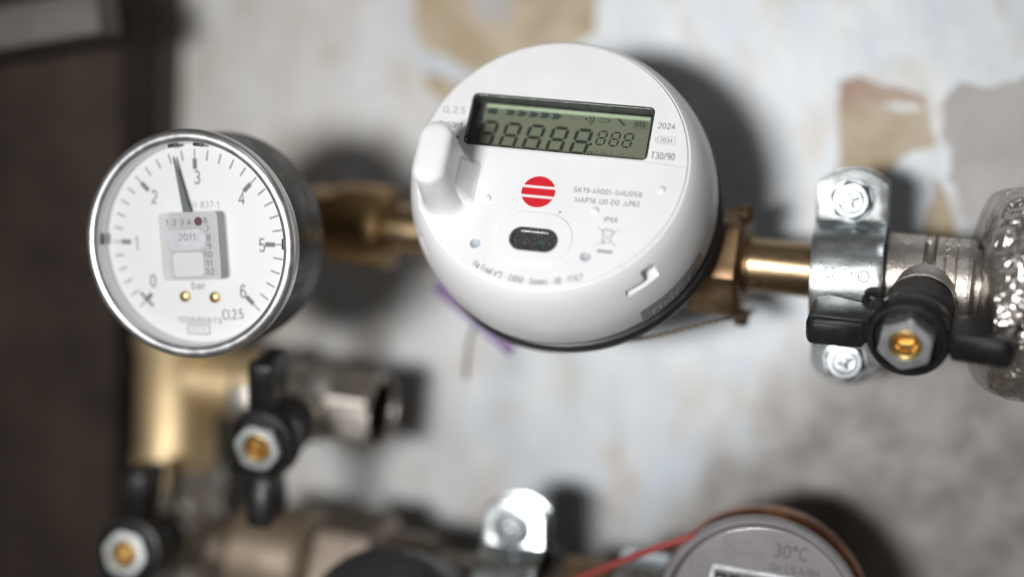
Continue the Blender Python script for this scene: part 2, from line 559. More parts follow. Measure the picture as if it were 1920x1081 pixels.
def clear_mat(name, tint, gloss_fac, rough):
    m = bpy.data.materials.new(name)
    m.use_nodes = True
    nt = m.node_tree
    nt.nodes.remove(nt.nodes['Principled BSDF'])
    out = nt.nodes['Material Output']
    tr = node(nt, 'ShaderNodeBsdfTransparent')
    tr.inputs[0].default_value = (*tint, 1)
    gl = node(nt, 'ShaderNodeBsdfGlossy')
    gl.inputs['Roughness'].default_value = rough
    fr = node(nt, 'ShaderNodeFresnel')
    fr.inputs[0].default_value = 1.45
    ml = node(nt, 'ShaderNodeMath', operation='MULTIPLY')
    ml.inputs[1].default_value = gloss_fac
    nt.links.new(fr.outputs[0], ml.inputs[0])
    mx = node(nt, 'ShaderNodeMixShader')
    nt.links.new(ml.outputs[0], mx.inputs[0])
    nt.links.new(tr.outputs[0], mx.inputs[1])
    nt.links.new(gl.outputs[0], mx.inputs[2])
    nt.links.new(mx.outputs[0], out.inputs[0])
    return m
GLASS = clear_mat('clear_glass', (0.97, 0.98, 0.975), 1.0, 0.03)
GLASS_GREY = clear_mat('smoked_clear_cover', (0.80, 0.79, 0.80), 1.3, 0.10)
FILM = clear_mat('clear_plastic_film', (0.96, 0.955, 0.95), 0.45, 0.18)

def foil_mat():
    m, nt, b = new_mat('crumpled_foil')
    b.inputs['Metallic'].default_value = 1
    b.inputs['Base Color'].default_value = (0.80, 0.76, 0.73, 1)
    b.inputs['Roughness'].default_value = 0.28
    bn = node(nt, 'ShaderNodeBump')
    bn.inputs['Strength'].default_value = 0.25
    bn.inputs['Distance'].default_value = 0.0006
    tc = node(nt, 'ShaderNodeTexCoord')
    v = node(nt, 'ShaderNodeTexVoronoi', feature='DISTANCE_TO_EDGE')
    v.inputs['Scale'].default_value = 190
    nz = node(nt, 'ShaderNodeTexNoise')
    nz.inputs['Scale'].default_value = 140
    nz.inputs['Detail'].default_value = 3
    nt.links.new(tc.outputs['Object'], nz.inputs['Vector'])
    mx = node(nt, 'ShaderNodeVectorMath', operation='MULTIPLY_ADD')
    mx.inputs[1].default_value = (0.012, 0.012, 0.012)
    nt.links.new(nz.outputs['Color'], mx.inputs[0])
    nt.links.new(tc.outputs['Object'], mx.inputs[2])
    nt.links.new(mx.outputs[0], v.inputs['Vector'])
    nt.links.new(v.outputs['Distance'], bn.inputs['Height'])
    nt.links.new(bn.outputs[0], b.inputs['Normal'])
    return m
FOIL = foil_mat()

def wall_mat():
    """old paint: warm white, bluish white and a darker grey-brown"""
    m, nt, b = new_mat('flaking_wall_paint')
    b.inputs['Roughness'].default_value = 0.42
    warm, blue, white = (0.56, 0.535, 0.505), (0.53, 0.60, 0.67), (0.71, 0.725, 0.74)
    tc = node(nt, 'ShaderNodeTexCoord')
    sx = node(nt, 'ShaderNodeSeparateXYZ')
    nt.links.new(tc.outputs['Object'], sx.inputs[0])
    n1 = noise_n(nt, 22, 4, 0.55, stretch=(1.4, 0.8, 1))
    n2 = noise_n(nt, 48, 5, 0.6, stretch=(1.5, 0.7, 1))
    n3 = noise_n(nt, 70, 6, 0.65)
    # the later, bluish coat covers the right half of the wall
    a = node(nt, 'ShaderNodeMath', operation='MULTIPLY_ADD')
    a.inputs[1].default_value = 4.5
    a.inputs[2].default_value = 1.12
    nt.links.new(sx.outputs['X'], a.inputs[0])
    a2 = node(nt, 'ShaderNodeMath', operation='MULTIPLY_ADD')
    a2.inputs[1].default_value = 0.9
    nt.links.new(n1, a2.inputs[0]); nt.links.new(a.outputs[0], a2.inputs[2])
    c = mix(nt, ramp(nt, a2.outputs[0], 0.60, 1.4), warm, blue)
    c = mix(nt, ramp(nt, n2, 0.34, 0.74), c, white)
    c = mix(nt, ramp(nt, noise_n(nt, 38, 5, 0.6, stretch=(1.3, 0.8, 1)), 0.52, 0.72), c, (0.50, 0.44, 0.37))
    # darker grey-brown towards the lower right
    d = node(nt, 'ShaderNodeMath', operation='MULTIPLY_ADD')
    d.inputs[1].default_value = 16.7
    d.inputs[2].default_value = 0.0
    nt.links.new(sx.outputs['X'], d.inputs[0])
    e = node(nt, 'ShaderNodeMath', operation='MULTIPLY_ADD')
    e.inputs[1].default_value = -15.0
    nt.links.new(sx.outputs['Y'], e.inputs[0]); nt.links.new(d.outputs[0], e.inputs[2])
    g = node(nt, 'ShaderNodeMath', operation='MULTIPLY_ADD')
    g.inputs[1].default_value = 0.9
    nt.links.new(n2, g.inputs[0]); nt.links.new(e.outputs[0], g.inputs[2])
    grey_brown = mix(nt, ramp(nt, n3, 0.40, 0.62), (0.19, 0.172, 0.158), (0.32, 0.305, 0.295))
    c = mix(nt, ramp(nt, g.outputs[0], 0.45, 1.85), c, grey_brown)
    nt.links.new(c, b.inputs['Base Color'])
    bn = node(nt, 'ShaderNodeBump')
    bn.inputs['Strength'].default_value = 0.25
    bn.inputs['Distance'].default_value = 0.002
    nt.links.new(n3, bn.inputs['Height'])
    nt.links.new(bn.outputs[0], b.inputs['Normal'])
    return m
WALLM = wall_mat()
PATCH_TAN = material('bare_tan_plaster', (0.42, 0.33, 0.22), 0.75, base2=(0.54, 0.47, 0.37), nscale=55, bump=0.4, bscale=250)
PATCH_PINK = material('pinkish_old_paint', (0.38, 0.26, 0.20), 0.7, base2=(0.46, 0.36, 0.29), nscale=90)
PATCH_GREY = material('grey_filler', (0.43, 0.41, 0.405), 0.75, base2=(0.50, 0.485, 0.48), nscale=50, bump=0.4, bscale=220)
PATCH_BLUE = material('pale_blue_paint', (0.50, 0.56, 0.63), 0.6, base2=(0.60, 0.64, 0.68), nscale=60)

def tag_mat():
    m, nt, b = new_mat('purple_printed_paper')
    tc = node(nt, 'ShaderNodeTexCoord')
    w = node(nt, 'ShaderNodeTexWave')
    w.inputs['Scale'].default_value = 170
    w.inputs['Distortion'].default_value = 5
    w.inputs['Detail'].default_value = 2
    nt.links.new(tc.outputs['Object'], w.inputs['Vector'])
    c = mix(nt, ramp(nt, w.outputs['Fac'], 0.3, 0.7), (0.10, 0.055, 0.20), (0.26, 0.12, 0.27))
    c = mix(nt, ramp(nt, noise_n(nt, 260, 2), 0.5, 0.6), c, (0.07, 0.09, 0.28))
    nt.links.new(c, b.inputs['Base Color'])
    b.inputs['Roughness'].default_value = 0.5
    return m
TAG = tag_mat()

def micro_mat():
    m, nt, b = new_mat('dark_printed_label')
    tc = node(nt, 'ShaderNodeTexCoord')
    v = node(nt, 'ShaderNodeTexVoronoi')
    v.inputs['Scale'].default_value = 2300
    nt.links.new(tc.outputs['Object'], v.inputs['Vector'])
    c = mix(nt, ramp(nt, v.outputs['Distance'], 0.35, 0.5), (0.09, 0.09, 0.095), (0.40, 0.40, 0.41))
    nt.links.new(c, b.inputs['Base Color'])
    b.inputs['Roughness'].default_value = 0.35
    return m
MICRO = micro_mat()

# ------------------------------------------------------------------ the wall, its flakes and the dark side panel
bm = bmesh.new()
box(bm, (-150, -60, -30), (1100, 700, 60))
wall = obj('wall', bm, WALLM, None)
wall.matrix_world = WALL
wall['kind'] = 'structure'

def ragged(pts, amp, seed, sub=9):
    out = []
    n = len(pts)
    for i in range(n):
        a, b = Vector((*pts[i], 0)), Vector((*pts[(i + 1) % n], 0))
        for k in range(sub):
            p = a.lerp(b, k / sub)
            q = Vector((p.x * 0.13 + seed, p.y * 0.13, seed * 0.7))
            q2 = Vector((p.x * 0.5 + seed, p.y * 0.5, seed * 1.7))
            out.append((p.x + noise.noise(q) * amp + noise.noise(q2) * amp * 0.5,
                        p.y + noise.noise(q + Vector((9, 3, 1))) * amp + noise.noise(q2 + Vector((5, 2, 1))) * amp * 0.5))
    return out

def patch(px, amp, seed, h, mat, name='paint_patch'):
    pts = [tuple(at(x, y, 0)[:2]) for x, y in px]
    pts = ragged(pts, amp, seed)
    b = bmesh.new()
    loft(b, [at_z(pts, -0.5), at_z(pts, h)])
    bmesh.ops.triangulate(b, faces=[f for f in b.faces if len(f.verts) > 4])
    return obj(name, b, mat, wall)

patch([(770, -40), (1100, -60), (1122, 40), (1075, 95), (960, 120), (900, 165), (800, 110), (782, 60)], 4, 1.3, 0.3, PATCH_TAN)
patch([(795, 128), (850, 150), (905, 170), (880, 200), (840, 190), (800, 165)], 3, 4.1, 0.25, PATCH_TAN)
patch([(778, 82), (820, 100), (880, 128), (900, 150), (850, 150), (790, 128)], 2, 5.2, 0.5, PATCH_BLUE)
patch([(880, -20), (960, -20), (950, 30), (935, 50), (900, 30)], 3, 8.8, 0.55, PATCH_GREY)
patch([(1570, 150), (1610, 143), (1730, 180), (1742, 200), (1660, 192), (1580, 195)], 1.5, 2.2, 0.5, PATCH_PINK)
patch([(1575, 190), (1660, 200), (1738, 208), (1752, 268), (1690, 300), (1650, 330), (1570, 335)], 1.5, 3.3, 0.3, PATCH_TAN)
patch([(1750, 330), (1790, 420), (1790, 470), (1715, 470), (1740, 410)], 1.5, 6.1, 0.3, PATCH_TAN)
patch([(1760, 205), (1800, 160), (1860, 170), (1940, 130), (2000, 150), (2000, 480), (1820, 450), (1785, 330)], 2.5, 7.4, 1.6, PATCH_GREY)

pn = thing('side_panel', 'tall dark brown board along the left edge of the wall', 'board')
bm = bmesh.new()
box(bm, (at(228, 100, 38).x - 100, -60, 26), (200, 520, 24), bev=1.5)
obj('panel', bm, WOOD_DARK, pn)
xr = at(343, 100, 0).x
bm = bmesh.new()
box(bm, (xr - 60, -60, 6), (120, 520, 13), bev=1.0)  # lighter brown strip beside the board
obj('edge_strip', bm, material('brown_strip', (0.055, 0.044, 0.034), 0.7, base2=(0.075, 0.062, 0.05), nscale=40), pn)

br = thing('grey_bar', 'blunt grey bar across the top of the dark board at upper left', 'bar')
b0, b1 = at(-60, 70, 70), at(205, 26, 66)
d = (b1 - b0).normalized()
bm = bmesh.new()
M = along(b1, d, (0, 0, 1))
box(bm, (0, 0, -60), (13.6, 14, 120), M, bev=1.6)
obj('bar', bm, BAR, br)

# ------------------------------------------------------------------ pipes
PU = Vector((0.99956, -0.0288, 0))
def pp(x):                                  # point of the upper pipe's axis
    return Vector((x, -31.6 - (x + 108) * 0.0290, 42))
WF = frame((0, 0, 0), (1, 0, 0), (0, 0, 1))

def pipe_thing(name, label, cat, mat, x0, x1, r, part='pipe'):
    t = thing(name, label, cat)
    b = bmesh.new()
    lathe(b, [(r - 1.5, 0), (r, 0), (r, x1 - x0), (r - 1.5, x1 - x0)], along(pp(x0), PU), 48, closed=True)
    obj(part, b, mat, t)
    return t

# short brass pipe on the right of the meter
pipe_thing('brass_pipe', 'short bare brass pipe between the dark union nut and the zinc clamp', 'pipe', BRASS_PIPE, -62, -24, 7.9)

# right union nut with its drilled sealing ears
t = thing('union_nut', 'dark brass union nut with drilled sealing ears right of the white meter', 'nut')
bm = bmesh.new()
M = along(pp(-77.5), PU)
lathe(bm, [(8, 0), (13.4, 0), (14.4, 1.0, 'h', 6, 16.2), (14.4, 15.2, 'h', 6, 16.2), (13.6, 16.4), (8, 16.8)], M @ RZ(12), 72, closed=True)
obj('nut', bm, BRASS_OLD, t, angle=28)
bm = bmesh.new()
lathe(bm, [(7.8, 0), (9.0, 0), (9.0, 1.4), (8.6, 1.8), (7.8, 1.8)], along(pp(-61.4), PU), 48, closed=True)
obj('collar', bm, BRASS_OLD, t)
for ang in (38, -90):
    bm = bmesh.new()
    c = pp(-61.2) + Vector((0, math.sin(R(ang)), math.cos(R(ang)))) * 16.0 if ang != -90 else pp(-61.2) + Vector((0, -15.6, 2))
    if ang == 38:
        c = pp(-61.2) + Vector((0, 14.6, 5.0))
    lathe(bm, [(0.9, -1.3), (2.6, -1.3), (2.6, 1.3), (0.9, 1.3)], along(c, (0.95, 0, 0.3)), 24, closed=True)
    obj('sealing_ear', bm, BRASS_OLD, t)

# left coupling
t = thing('brass_coupling', 'dark brass coupling on the pipe between the gauge and the white meter', 'coupling')
bm = bmesh.new()
lathe(bm, [(7, 0), (11.5, 0), (12.6, 1), (13.2, 9), (12.6, 17), (11.5, 18), (7, 18)], along(pp(-190), PU), 60, closed=True)
obj('nut', bm, BRASS_WARM, t)
bm = bmesh.new()
lathe(bm, [(6, 0), (7.8, 0), (7.8, 34), (6, 34)], along(pp(-173), PU), 48, closed=True)
obj('tailpiece', bm, BRASS_PIPE, t)
bm = bmesh.new()
lathe(bm, [(6, 0), (10.0, 0, 'h', 6, 11.2), (10.0, 9, 'h', 6, 11.2), (6, 9)], along(pp(-200), PU) @ RZ(15), 48, closed=True)
obj('hexagon', bm, BRASS_WARM, t, angle=28)

# brass tee and riser at the left, with the elbow hidden by the gauge
t = thing('brass_tee', 'yellow brass tee fitting on the vertical riser under the gauge', 'pipe fitting')
VX = -248.0
bm = bmesh.new()
lathe(bm, [(9, -39), (12.6, -39), (13.8, -37.5), (13.8, -29), (13.0, -27), (13.0, 6), (13.9, 8), (13.9, 22), (12.6, 23), (9, 23)], along((VX, -82, 42), (0, 1, 0)), 56, closed=True)
obj('body', bm, BRASS_BRIGHT, t)
bm = bmesh.new()
lathe(bm, [(8, 0), (10.5, 0), (10.5, 20), (12.2, 21.5), (12.2, 27), (8, 27)], along((VX + 6, -84, 42), (1, -0.03, 0)), 48, closed=True)
obj('branch', bm, BRASS_BRIGHT, t)
bm = bmesh.new()
tube(bm, spline([(VX, -62, 42), (VX, -45, 42), (VX + 6, -31, 42), (VX + 24, -28, 42), (VX + 50, -28.4, 42)], 8), 9, 24)
obj('elbow', bm, BRASS_OLD, t)

# lower pipe run
LY = -142.0
t = thing('lower_pipe', 'tarnished pipe run with a swollen union along the bottom of the picture', 'pipe')
bm = bmesh.new()
lathe(bm, [(8, 0), (10.5, 0), (10.5, 260), (8, 260)], along((-240, LY + 2, 42), (1, -0.02, 0)), 40, closed=True)
obj('pipe', bm, NICKEL_DULL, t)
bm = bmesh.new()
lathe(bm, [(10, 0), (14, 0), (17, 3), (17.5, 26), (15, 29), (10, 30)], along((-222, LY + 2, 42), (1, -0.02, 0)), 56, closed=True)
obj('sleeve', bm, BRONZE, t)
bm = bmesh.new()
lathe(bm, [(10, 0), (17.4, 0, 'h', 6, 19.6), (17.4, 18, 'h', 6, 19.6), (14.5, 20), (14.5, 36), (10, 36)], along((-189, LY + 1.5, 42), (1, -0.02, 0)) @ RZ(8), 60, closed=True)
obj('union', bm, NICKEL_DULL, t, angle=28)
bm = bmesh.new()
lathe(bm, [(10, 0), (15, 0, 'h', 6, 16.8), (15, 15, 'h', 6, 16.8), (10, 15)], along((-111, LY - 2, 42), (1, -0.02, 0)) @ RZ(20), 48, closed=True)
obj('nut', bm, BRASS_OLD, t, angle=28)
bm = bmesh.new()
lathe(bm, [(10, 0), (16.4, 0), (16.4, 14), (10, 14)], along((-92, LY + 4, 46), (1, -0.02, 0)), 48, closed=True)
obj('ferrule', bm, ZINC, t)

# ------------------------------------------------------------------ pipe clamps
def make_clamp(origin, tilt, label, w=19.6, group='two-screw pipe clamps'):
    t = thing('pipe_clamp', label, 'pipe clamp', frame(origin, (1, tilt, 0), (0, 0, 1)), group)
    Rr = 14.0
    def strap(sign, zt, th, ytop, ybot, rr):
        pts = []
        def half(yend, s):
            q = [(yend * s, zt)]
            y0 = rr + 2.0
            q.append((y0 * s, zt))
            return q
        up = [(ytop, zt), (rr + 2.6, zt), (rr + 0.9, zt + sign * 0.7)]
        arc = [(rr * math.cos(a), sign * rr * 0.86 * math.sin(a) + zt) for a in [R(12 + 156 * k / 18) for k in range(19)]]
        dn = [(-rr - 0.9, zt + sign * 0.7), (-rr - 2.6, zt), (ybot, zt)]
        return up + arc + dn
    def build(name, sign, zt, ytop, ybot, mat):
        mid = strap(sign, zt, 1.6, ytop, ybot, Rr)
        b = bmesh.new()
        n = len(mid)
        nx = 9
        grid = []
        th = 1.5
        for k, side in enumerate((0, th)):
            rows = []
            for i in range(n):
                a = Vector(mid[max(i - 1, 0)]); c = Vector(mid[min(i + 1, n - 1)])
                tg = (c - a).normalized()
                nn = Vector((-tg.y, tg.x))
                if nn.y * sign < 0: nn = -nn
                p = Vector(mid[i]) + nn * side
                row = []
                for j in range(nx):
                    u = -1 + 2 * j / (nx - 1)
                    yy = p.x
                    if i == 0: yy -= (abs(u) ** 2.2) * 4.2
                    if i == n - 1: yy += (abs(u) ** 2.2) * 4.2
                    row.append(b.verts.new((u * w / 2, yy, p.y)))
                rows.append(row)
            grid.append(rows)
        for rows in grid:
            for i in range(n - 1):
                for j in range(nx - 1):
                    b.faces.new((rows[i][j], rows[i + 1][j], rows[i + 1][j + 1], rows[i][j + 1]))
        A, B = grid
        for i in range(n - 1):
            for j in (0, nx - 1):
                b.faces.new((A[i][j], A[i + 1][j], B[i + 1][j], B[i][j]))
        for i in (0, n - 1):
            for j in range(nx - 1):
                b.faces.new((A[i][j], A[i][j + 1], B[i][j + 1], B[i][j]))
        bmesh.ops.recalc_face_normals(b, faces=b.faces)
        ed = [e for e in b.edges if len(e.link_faces) == 2 and e.calc_face_angle(0) > R(60)]
        bmesh.ops.bevel(b, geom=ed, offset=0.35, segments=2, affect='EDGES', profile=0.5)
        return obj(name, b, mat, t, angle=40)
    front = build('front_strap', 1, 1.5, 30.6, -28.6, ZINC)
    build('rear_strap', -1, -3.5, 31.5, -31, ZINC)
    # raised stamping on the strap (rings and short bars), worn and unreadable
    b = bmesh.new()
    zc = 1.5 + Rr * 0.86 + 1.42
    def on(y):
        a = math.acos(max(-1, min(1, y / Rr)))
        return Rr * 0.86 * math.sin(a) + 1.5 + 1.46
    for cx, cy in ((-4.4, 2.6), (4.9, 1.8)):
        lathe(b, [(1.0, -0.15), (1.15, 0.18), (1.65, 0.18), (1.8, -0.15)], T(cx, cy, on(cy)) @ RX(-14), 24)
    for cx, cy, l in ((-0.9, 3.4, 2.2), (-0.6, 1.2, 2.0), (1.6, 2.2, 1.0), (-6.6, 4.6, 1.6), (6.4, 4.9, 1.6)):
        box(b, (0, 0, 0), (0.5 if l < 2 else l, 1.6 if l < 2 else 0.5, 0.45), T(cx, cy, on(cy)) @ RX(-14), bev=0.12)
    obj('stamping', b, ZINC, front)
    for y in (22.0, -23.0):
        Ms = T(0, y, 3.0)
        b = bmesh.new()
        lathe(b, [(0, 0), (6.1, 0), (6.1, 0.7), (5.2, 0.9), (4.9, 0.9, 'h', 6, 5.5), (4.9, 3.0, 'h', 6, 5.5), (4.6, 3.6), (3.4, 3.7), (2.9, 2.9), (0, 2.8)], Ms @ RZ(14), 48)
        s = obj('screw', b, ZINC_BOLT, t, angle=28)
        b = bmesh.new()
        for a in (20, 110):
            box(b, (0, 0, 3.1), (4.6, 1.1, 1.0), Ms @ RZ(a), bev=0.35)
        lathe(b, [(0, 3.9), (0.8, 3.7), (1.1, 2.9)], Ms, 16)
        obj('cross_recess', b, ZINC_BOLT, s)
        b = bmesh.new()
        lathe(b, [(0, -14), (2.6, -14), (2.6, 0), (0, 0)], Ms, 20)
        obj('shank', b, ZINC_NUT, s)
    # stand-off to the wall
    b = bmesh.new()
    lathe(b, [(0, -42), (4, -42), (4, -17), (0, -17)], I4, 20)
    obj('stand_off', b, ZINC_NUT, t)
    return t

cm = at(1592, 522, 46)
make_clamp((cm.x, cm.y, 44), 0.03, 'shiny zinc two-screw clamp around the pipe beside the foil and black handle')
c2 = at(965, 990, 52)
make_clamp((c2.x, c2.y - 21.5, 50), 0.02, 'blurred zinc clamp on the lower pipe left of the small round meter')

# ------------------------------------------------------------------ ball valves
def ball_valve(label, body_c, pipe_dir, nut_px, nut_z, wing_dir, ends, wing_len=(27, 27), group='nickel ball valves with black handles', long_body=(13, 13), open_end=False, body_mat=None, ring=True):
    body_mat = body_mat or NICKEL
    C = Vector(body_c)
    F = at(nut_px[0], nut_px[1], nut_z)
    sd = (F - C)
    L = sd.length
    sd.normalize()
    t = thing('ball_valve', label, 'valve', frame(C, pipe_dir, (0, 0, 1)), group)
    Q = (WALL.inverted() @ t.matrix_world).inverted()          # wall-frame metres -> local metres
    def loc(v, w=1):
        q = Q @ Vector((v[0] * S, v[1] * S, v[2] * S, w))
        return Vector(q[:3]) / S
    pd = Vector((1, 0, 0))
    sl = loc(sd, 0).normalized()
    a, c = long_body
    b = bmesh.new()
    Mp = along((0, 0, 0), pd) @ RZ(38 if open_end else 0)
    r = 12.2
    prof = [(7, -a - 10)]
    if 'hex0' in ends:
        prof += [(11.2, -a - 10), (12.0, -a - 9.2, 'h', 8, 12.8), (12.0, -a, 'h', 8, 12.8), (10.5, -a + 1)]
    else:
        prof += [(12.4, -a - 10), (12.8, -a - 9), (12.8, -a)]
    prof += [(11.0, -a * 0.75), (12.4, -a * 0.45), (13.0, 0), (12.4, c * 0.45), (11.0, c * 0.75)]
    if 'hex1' in ends:
        prof += [(10.5, c - 1), (11.6, c, 'h', 6, 13.1), (11.6, c + 13.0, 'h', 6, 13.1), (11.5, c + 14), (11.0, c + 14), (10.7, c + 13), (10.6, c - 2), (9.0, 2)]
    else:
        prof += [(12.8, c), (12.8, c + 2), (12.3, c + 2.4), (12.8, c + 2.8), (12.8, c + 5), (12.3, c + 5.4), (12.8, c + 5.8), (12.8, c + 9.6), (12.2, c + 10.4), (7, c + 10.4)]
    lathe(b, prof, Mp, 64)
    if not open_end:
        pass
    body = obj('body', b, body_mat, t, angle=28)
    if open_end:
        b = bmesh.new()
        pr = [(10.5, c + 12.8)]
        for k in range(7):
            pr += [(10.5, c + 12 - k * 1.5), (9.9, c + 11.3 - k * 1.5)]
        pr += [(8.4, c - 1), (8.4, 1), (0, 1)]
        lathe(b, pr, Mp, 48)
        obj('bore', b, BORE, body)
    # cast marks on the body: a diamond and rings
    if ring:
        b = bmesh.new()
        for xx, an, kind in ((-6.5, 62, 'd'), (-1, 72, 'o'), (4.5, 72, 'o'), (4.5, 48, 'o'), (9, 66, 'd')):
            Mm = RX(-(90 - an)) @ T(xx, 0, 12.9) if False else T(xx, 0, 0) @ RX(-an + 0) @ T(0, 0, 12.5)
            if kind == 'd':
                lathe(b, [(1.9, -0.2, 'h', 4), (1.9, 0.35, 'h', 4), (1.3, 0.35, 'h', 4), (1.3, -0.2, 'h', 4)], Mm @ RZ(45), 32)
            else:
                lathe(b, [(1.6, -0.2), (1.6, 0.35), (1.0, 0.35), (1.0, -0.2)], Mm, 24)
        obj('cast_marks', b, body_mat, body)
    Ms = along((0, 0, 0), sl, loc(wing_dir, 0))
    # along() puts y close to 'up' -> wings run along local y of the stem frame
    b = bmesh.new()
    lathe(b, [(9.4, 6), (9.4, 11), (8.6, L - 24), (6.5, L - 23.8)], Ms, 40)
    obj('bonnet', b, body_mat, t)
    b = bmesh.new()
    z1 = L - 0.4
    hb = L - 22
    lathe(b, [(5.0, z1 - 9.4), (9.3, z1 - 9.4), (10.6, z1 - 7.6), (11.1, z1 - 4.0), (10.8, z1 - 1.2), (10.0, z1 - 0.2), (9.0, z1), (8.2, z1 - 1.4), (4.6, z1 - 1.6)], Ms, 48, closed=True)
    k = bmesh.new()
    lathe(k, [(5.0, hb), (8.6, hb), (9.3, hb + 1.4), (9.5, z1 - 9.3), (5.0, z1 - 9.3)], Ms, 48, closed=True)
    obj('hub_skirt', k, DUSTY, t)
    for s, wl in ((1, wing_len[0]), (-1, wing_len[1])):
        w = bmesh.new()
        pts = [(8.0, -11.5), (13.0, -14.5), (wl - 4.0, -17.0), (wl - 0.6, -15.6), (wl, -12.5), (wl - 0.8, 0.2), (wl - 2.6, 1.6), (12.5, 0.8), (10.0, -1.5), (8.0, -2.2)]
        prism(w, pts, -2.9, 2.9, bev=1.1)
        lip = [(10.5, 0.3), (wl - 2.4, 1.3), (wl - 0.9, 0.0), (wl - 1.0, -2.4), (11.5, -2.6)]
        prism(w, lip, -3.9, 3.9, bev=1.3)
        # outline (length, depth): length -> s*y, depth -> z from the nut, thickness -> x
        Mw = Ms @ T(0, 0, z1 + 0.6) @ Matrix(((0, 0, 1, 0), (s, 0, 0, 0), (0, 1, 0, 0), (0, 0, 0, 1)))
        merge(b, w, Mw)
    # little cable loop beside the hub
    lo = bmesh.new()
    lathe(lo, [(1.2, -1.6), (2.7, -1.6), (2.9, 0), (2.7, 1.6), (1.2, 1.6)], I4, 24, closed=True)
    merge(b, lo, Ms @ T(-9.0, -9.8, z1 - 4))
    obj('handle', b, HANDLE, t, angle=38)
    b = bmesh.new()
    lathe(b, [(4.0, z1 - 1.5), (6.7, z1 - 1.5), (6.7, z1 - 1.2, 'h', 6, 7.6), (6.7, z1 + 2.2, 'h', 6, 7.6), (6.4, z1 + 2.9, 'h', 6, 6.7), (4.5, z1 + 3.0), (4.1, z1 + 2.5), (4.0, z1 - 1.5)], Ms @ RZ(22), 60, closed=True)
    obj('nut', b, ZINC_NUT, t, angle=24)
    b = bmesh.new()
    pr = [(0, z1 + 1.2), (2.1, z1 + 1.2), (2.7, z1 + 2.4), (3.4, z1 + 2.8)]
    z = z1 + 2.6
    while z > z1 - 2:
        pr += [(3.95, z - 0.3), (3.6, z - 0.6)]
        z -= 0.6
    lathe(b, pr, Ms, 36)
    st = obj('stem', b, BRASS, t, angle=50)
    b = bmesh.new()
    box(b, (0, 0, z1 + 1.9), (0.8, 4.2, 1.3), Ms @ RZ(8), bev=0.2)
    obj('slot_tab', b, BRASS, st)
    return t

vb = at(1742, 520, 44)
ball_valve('nickel ball valve with black handle turned level next to the foil', (vb.x, pp(vb.x).y, 42), PU, (1700, 640), 77, (1, 0.0, 0.0), ('r0', 'r1'), long_body=(2, 1.5))
ball_valve('nickel ball valve with open hexagonal end and upright black handle below the gauge', (-198.5, -87.6, 42), (1, -0.035, 0), (487, 835), 84, (0.04, 1, 0.0), ('r0', 'hex1'), long_body=(14, 11), open_end=True, ring=False)
ball_valve('ball valve at the lowest left with black handle beside the dark board', (-243, -136, 42), (0.03, -1, 0), (240, 1035), 84, (0.02, 1, 0), ('hex0', 'r1'), body_mat=NICKEL, ring=False)

# ------------------------------------------------------------------ foil wrapped pipe at the right edge
t = thing('foil_wrapped_pipe', 'pipe bundled in crumpled silver foil under clear film at the right edge', 'insulated pipe')
FC = Vector((-0.2, -35.5, 44))
def shell(r_of, x0, x1, nx, na, crumple):
    b = bmesh.new()
    rows = []
    for i in range(nx + 1):
        u = i / nx
        x = x0 + (x1 - x0) * u
        row = []
        for k in range(na):
            a = 2 * math.pi * k / na
            r = r_of(x - x0)
            p = Vector((x, r * math.cos(a), r * math.sin(a)))
            c = crumple(p)
            row.append(b.verts.new(FC + Vector((c * 0.5 * (1 if u < .15 else 0.3), (r + c) * math.cos(a), (r + c) * math.sin(a)))
                                   + Vector((x, 0, 0))))
        rows.append(row)
    for A, B in zip(rows, rows[1:]):
        for k in range(na):
            j = (k + 1) % na
            b.faces.new((A[k], A[j], B[j], B[k]))
    b.faces.new(rows[0])
    return b
def crump(p):
    """folded foil: broad facets that meet in sharp creases"""
    f = 0
    w = Vector((noise.noise(p * 0.09), noise.noise(p * 0.09 + Vector((7, 1, 3))), noise.noise(p * 0.09 + Vector((2, 9, 5))))) * 3.0
    for k, (sc, amp) in enumerate(((0.085, 3.0), (0.17, 2.0), (0.33, 1.5), (0.7, 0.6))):
        q = (p + w) * sc
        q = Vector((q.x * 0.7, q.y, q.z)) + Vector((k * 3.3, k * 7.1, k * 1.7))
        f += amp * (0.30 - abs(noise.noise(q)))
    return f
rf = lambda x: 26.5 * (1 - math.exp(-(x + 0.8) / 1.5)) + 0.06 * x
obj('foil', shell(rf, 3.6, 34, 120, 420, crump), FOIL, t, angle=180)
rf2 = lambda x: 28.5 * (1 - math.exp(-(x + 1.8) / 2.6))
def crump2(p):
    q = p * 0.07
    return 1.8 * noise.noise(q) + 1.4 * (0.3 - abs(noise.noise(q * 2.6))) + 0.7 * (0.3 - abs(noise.noise(q * 6)))
obj('film', shell(rf2, 0.6, 50, 60, 200, crump2), FILM, t, angle=180)
bm = bmesh.new()
lathe(bm, [(5, -8), (10, -8), (10, 60), (5, 60)], along((0, -34.7, 42), (1, -0.03, 0)), 32, closed=True)
obj('pipe', bm, NICKEL, t)

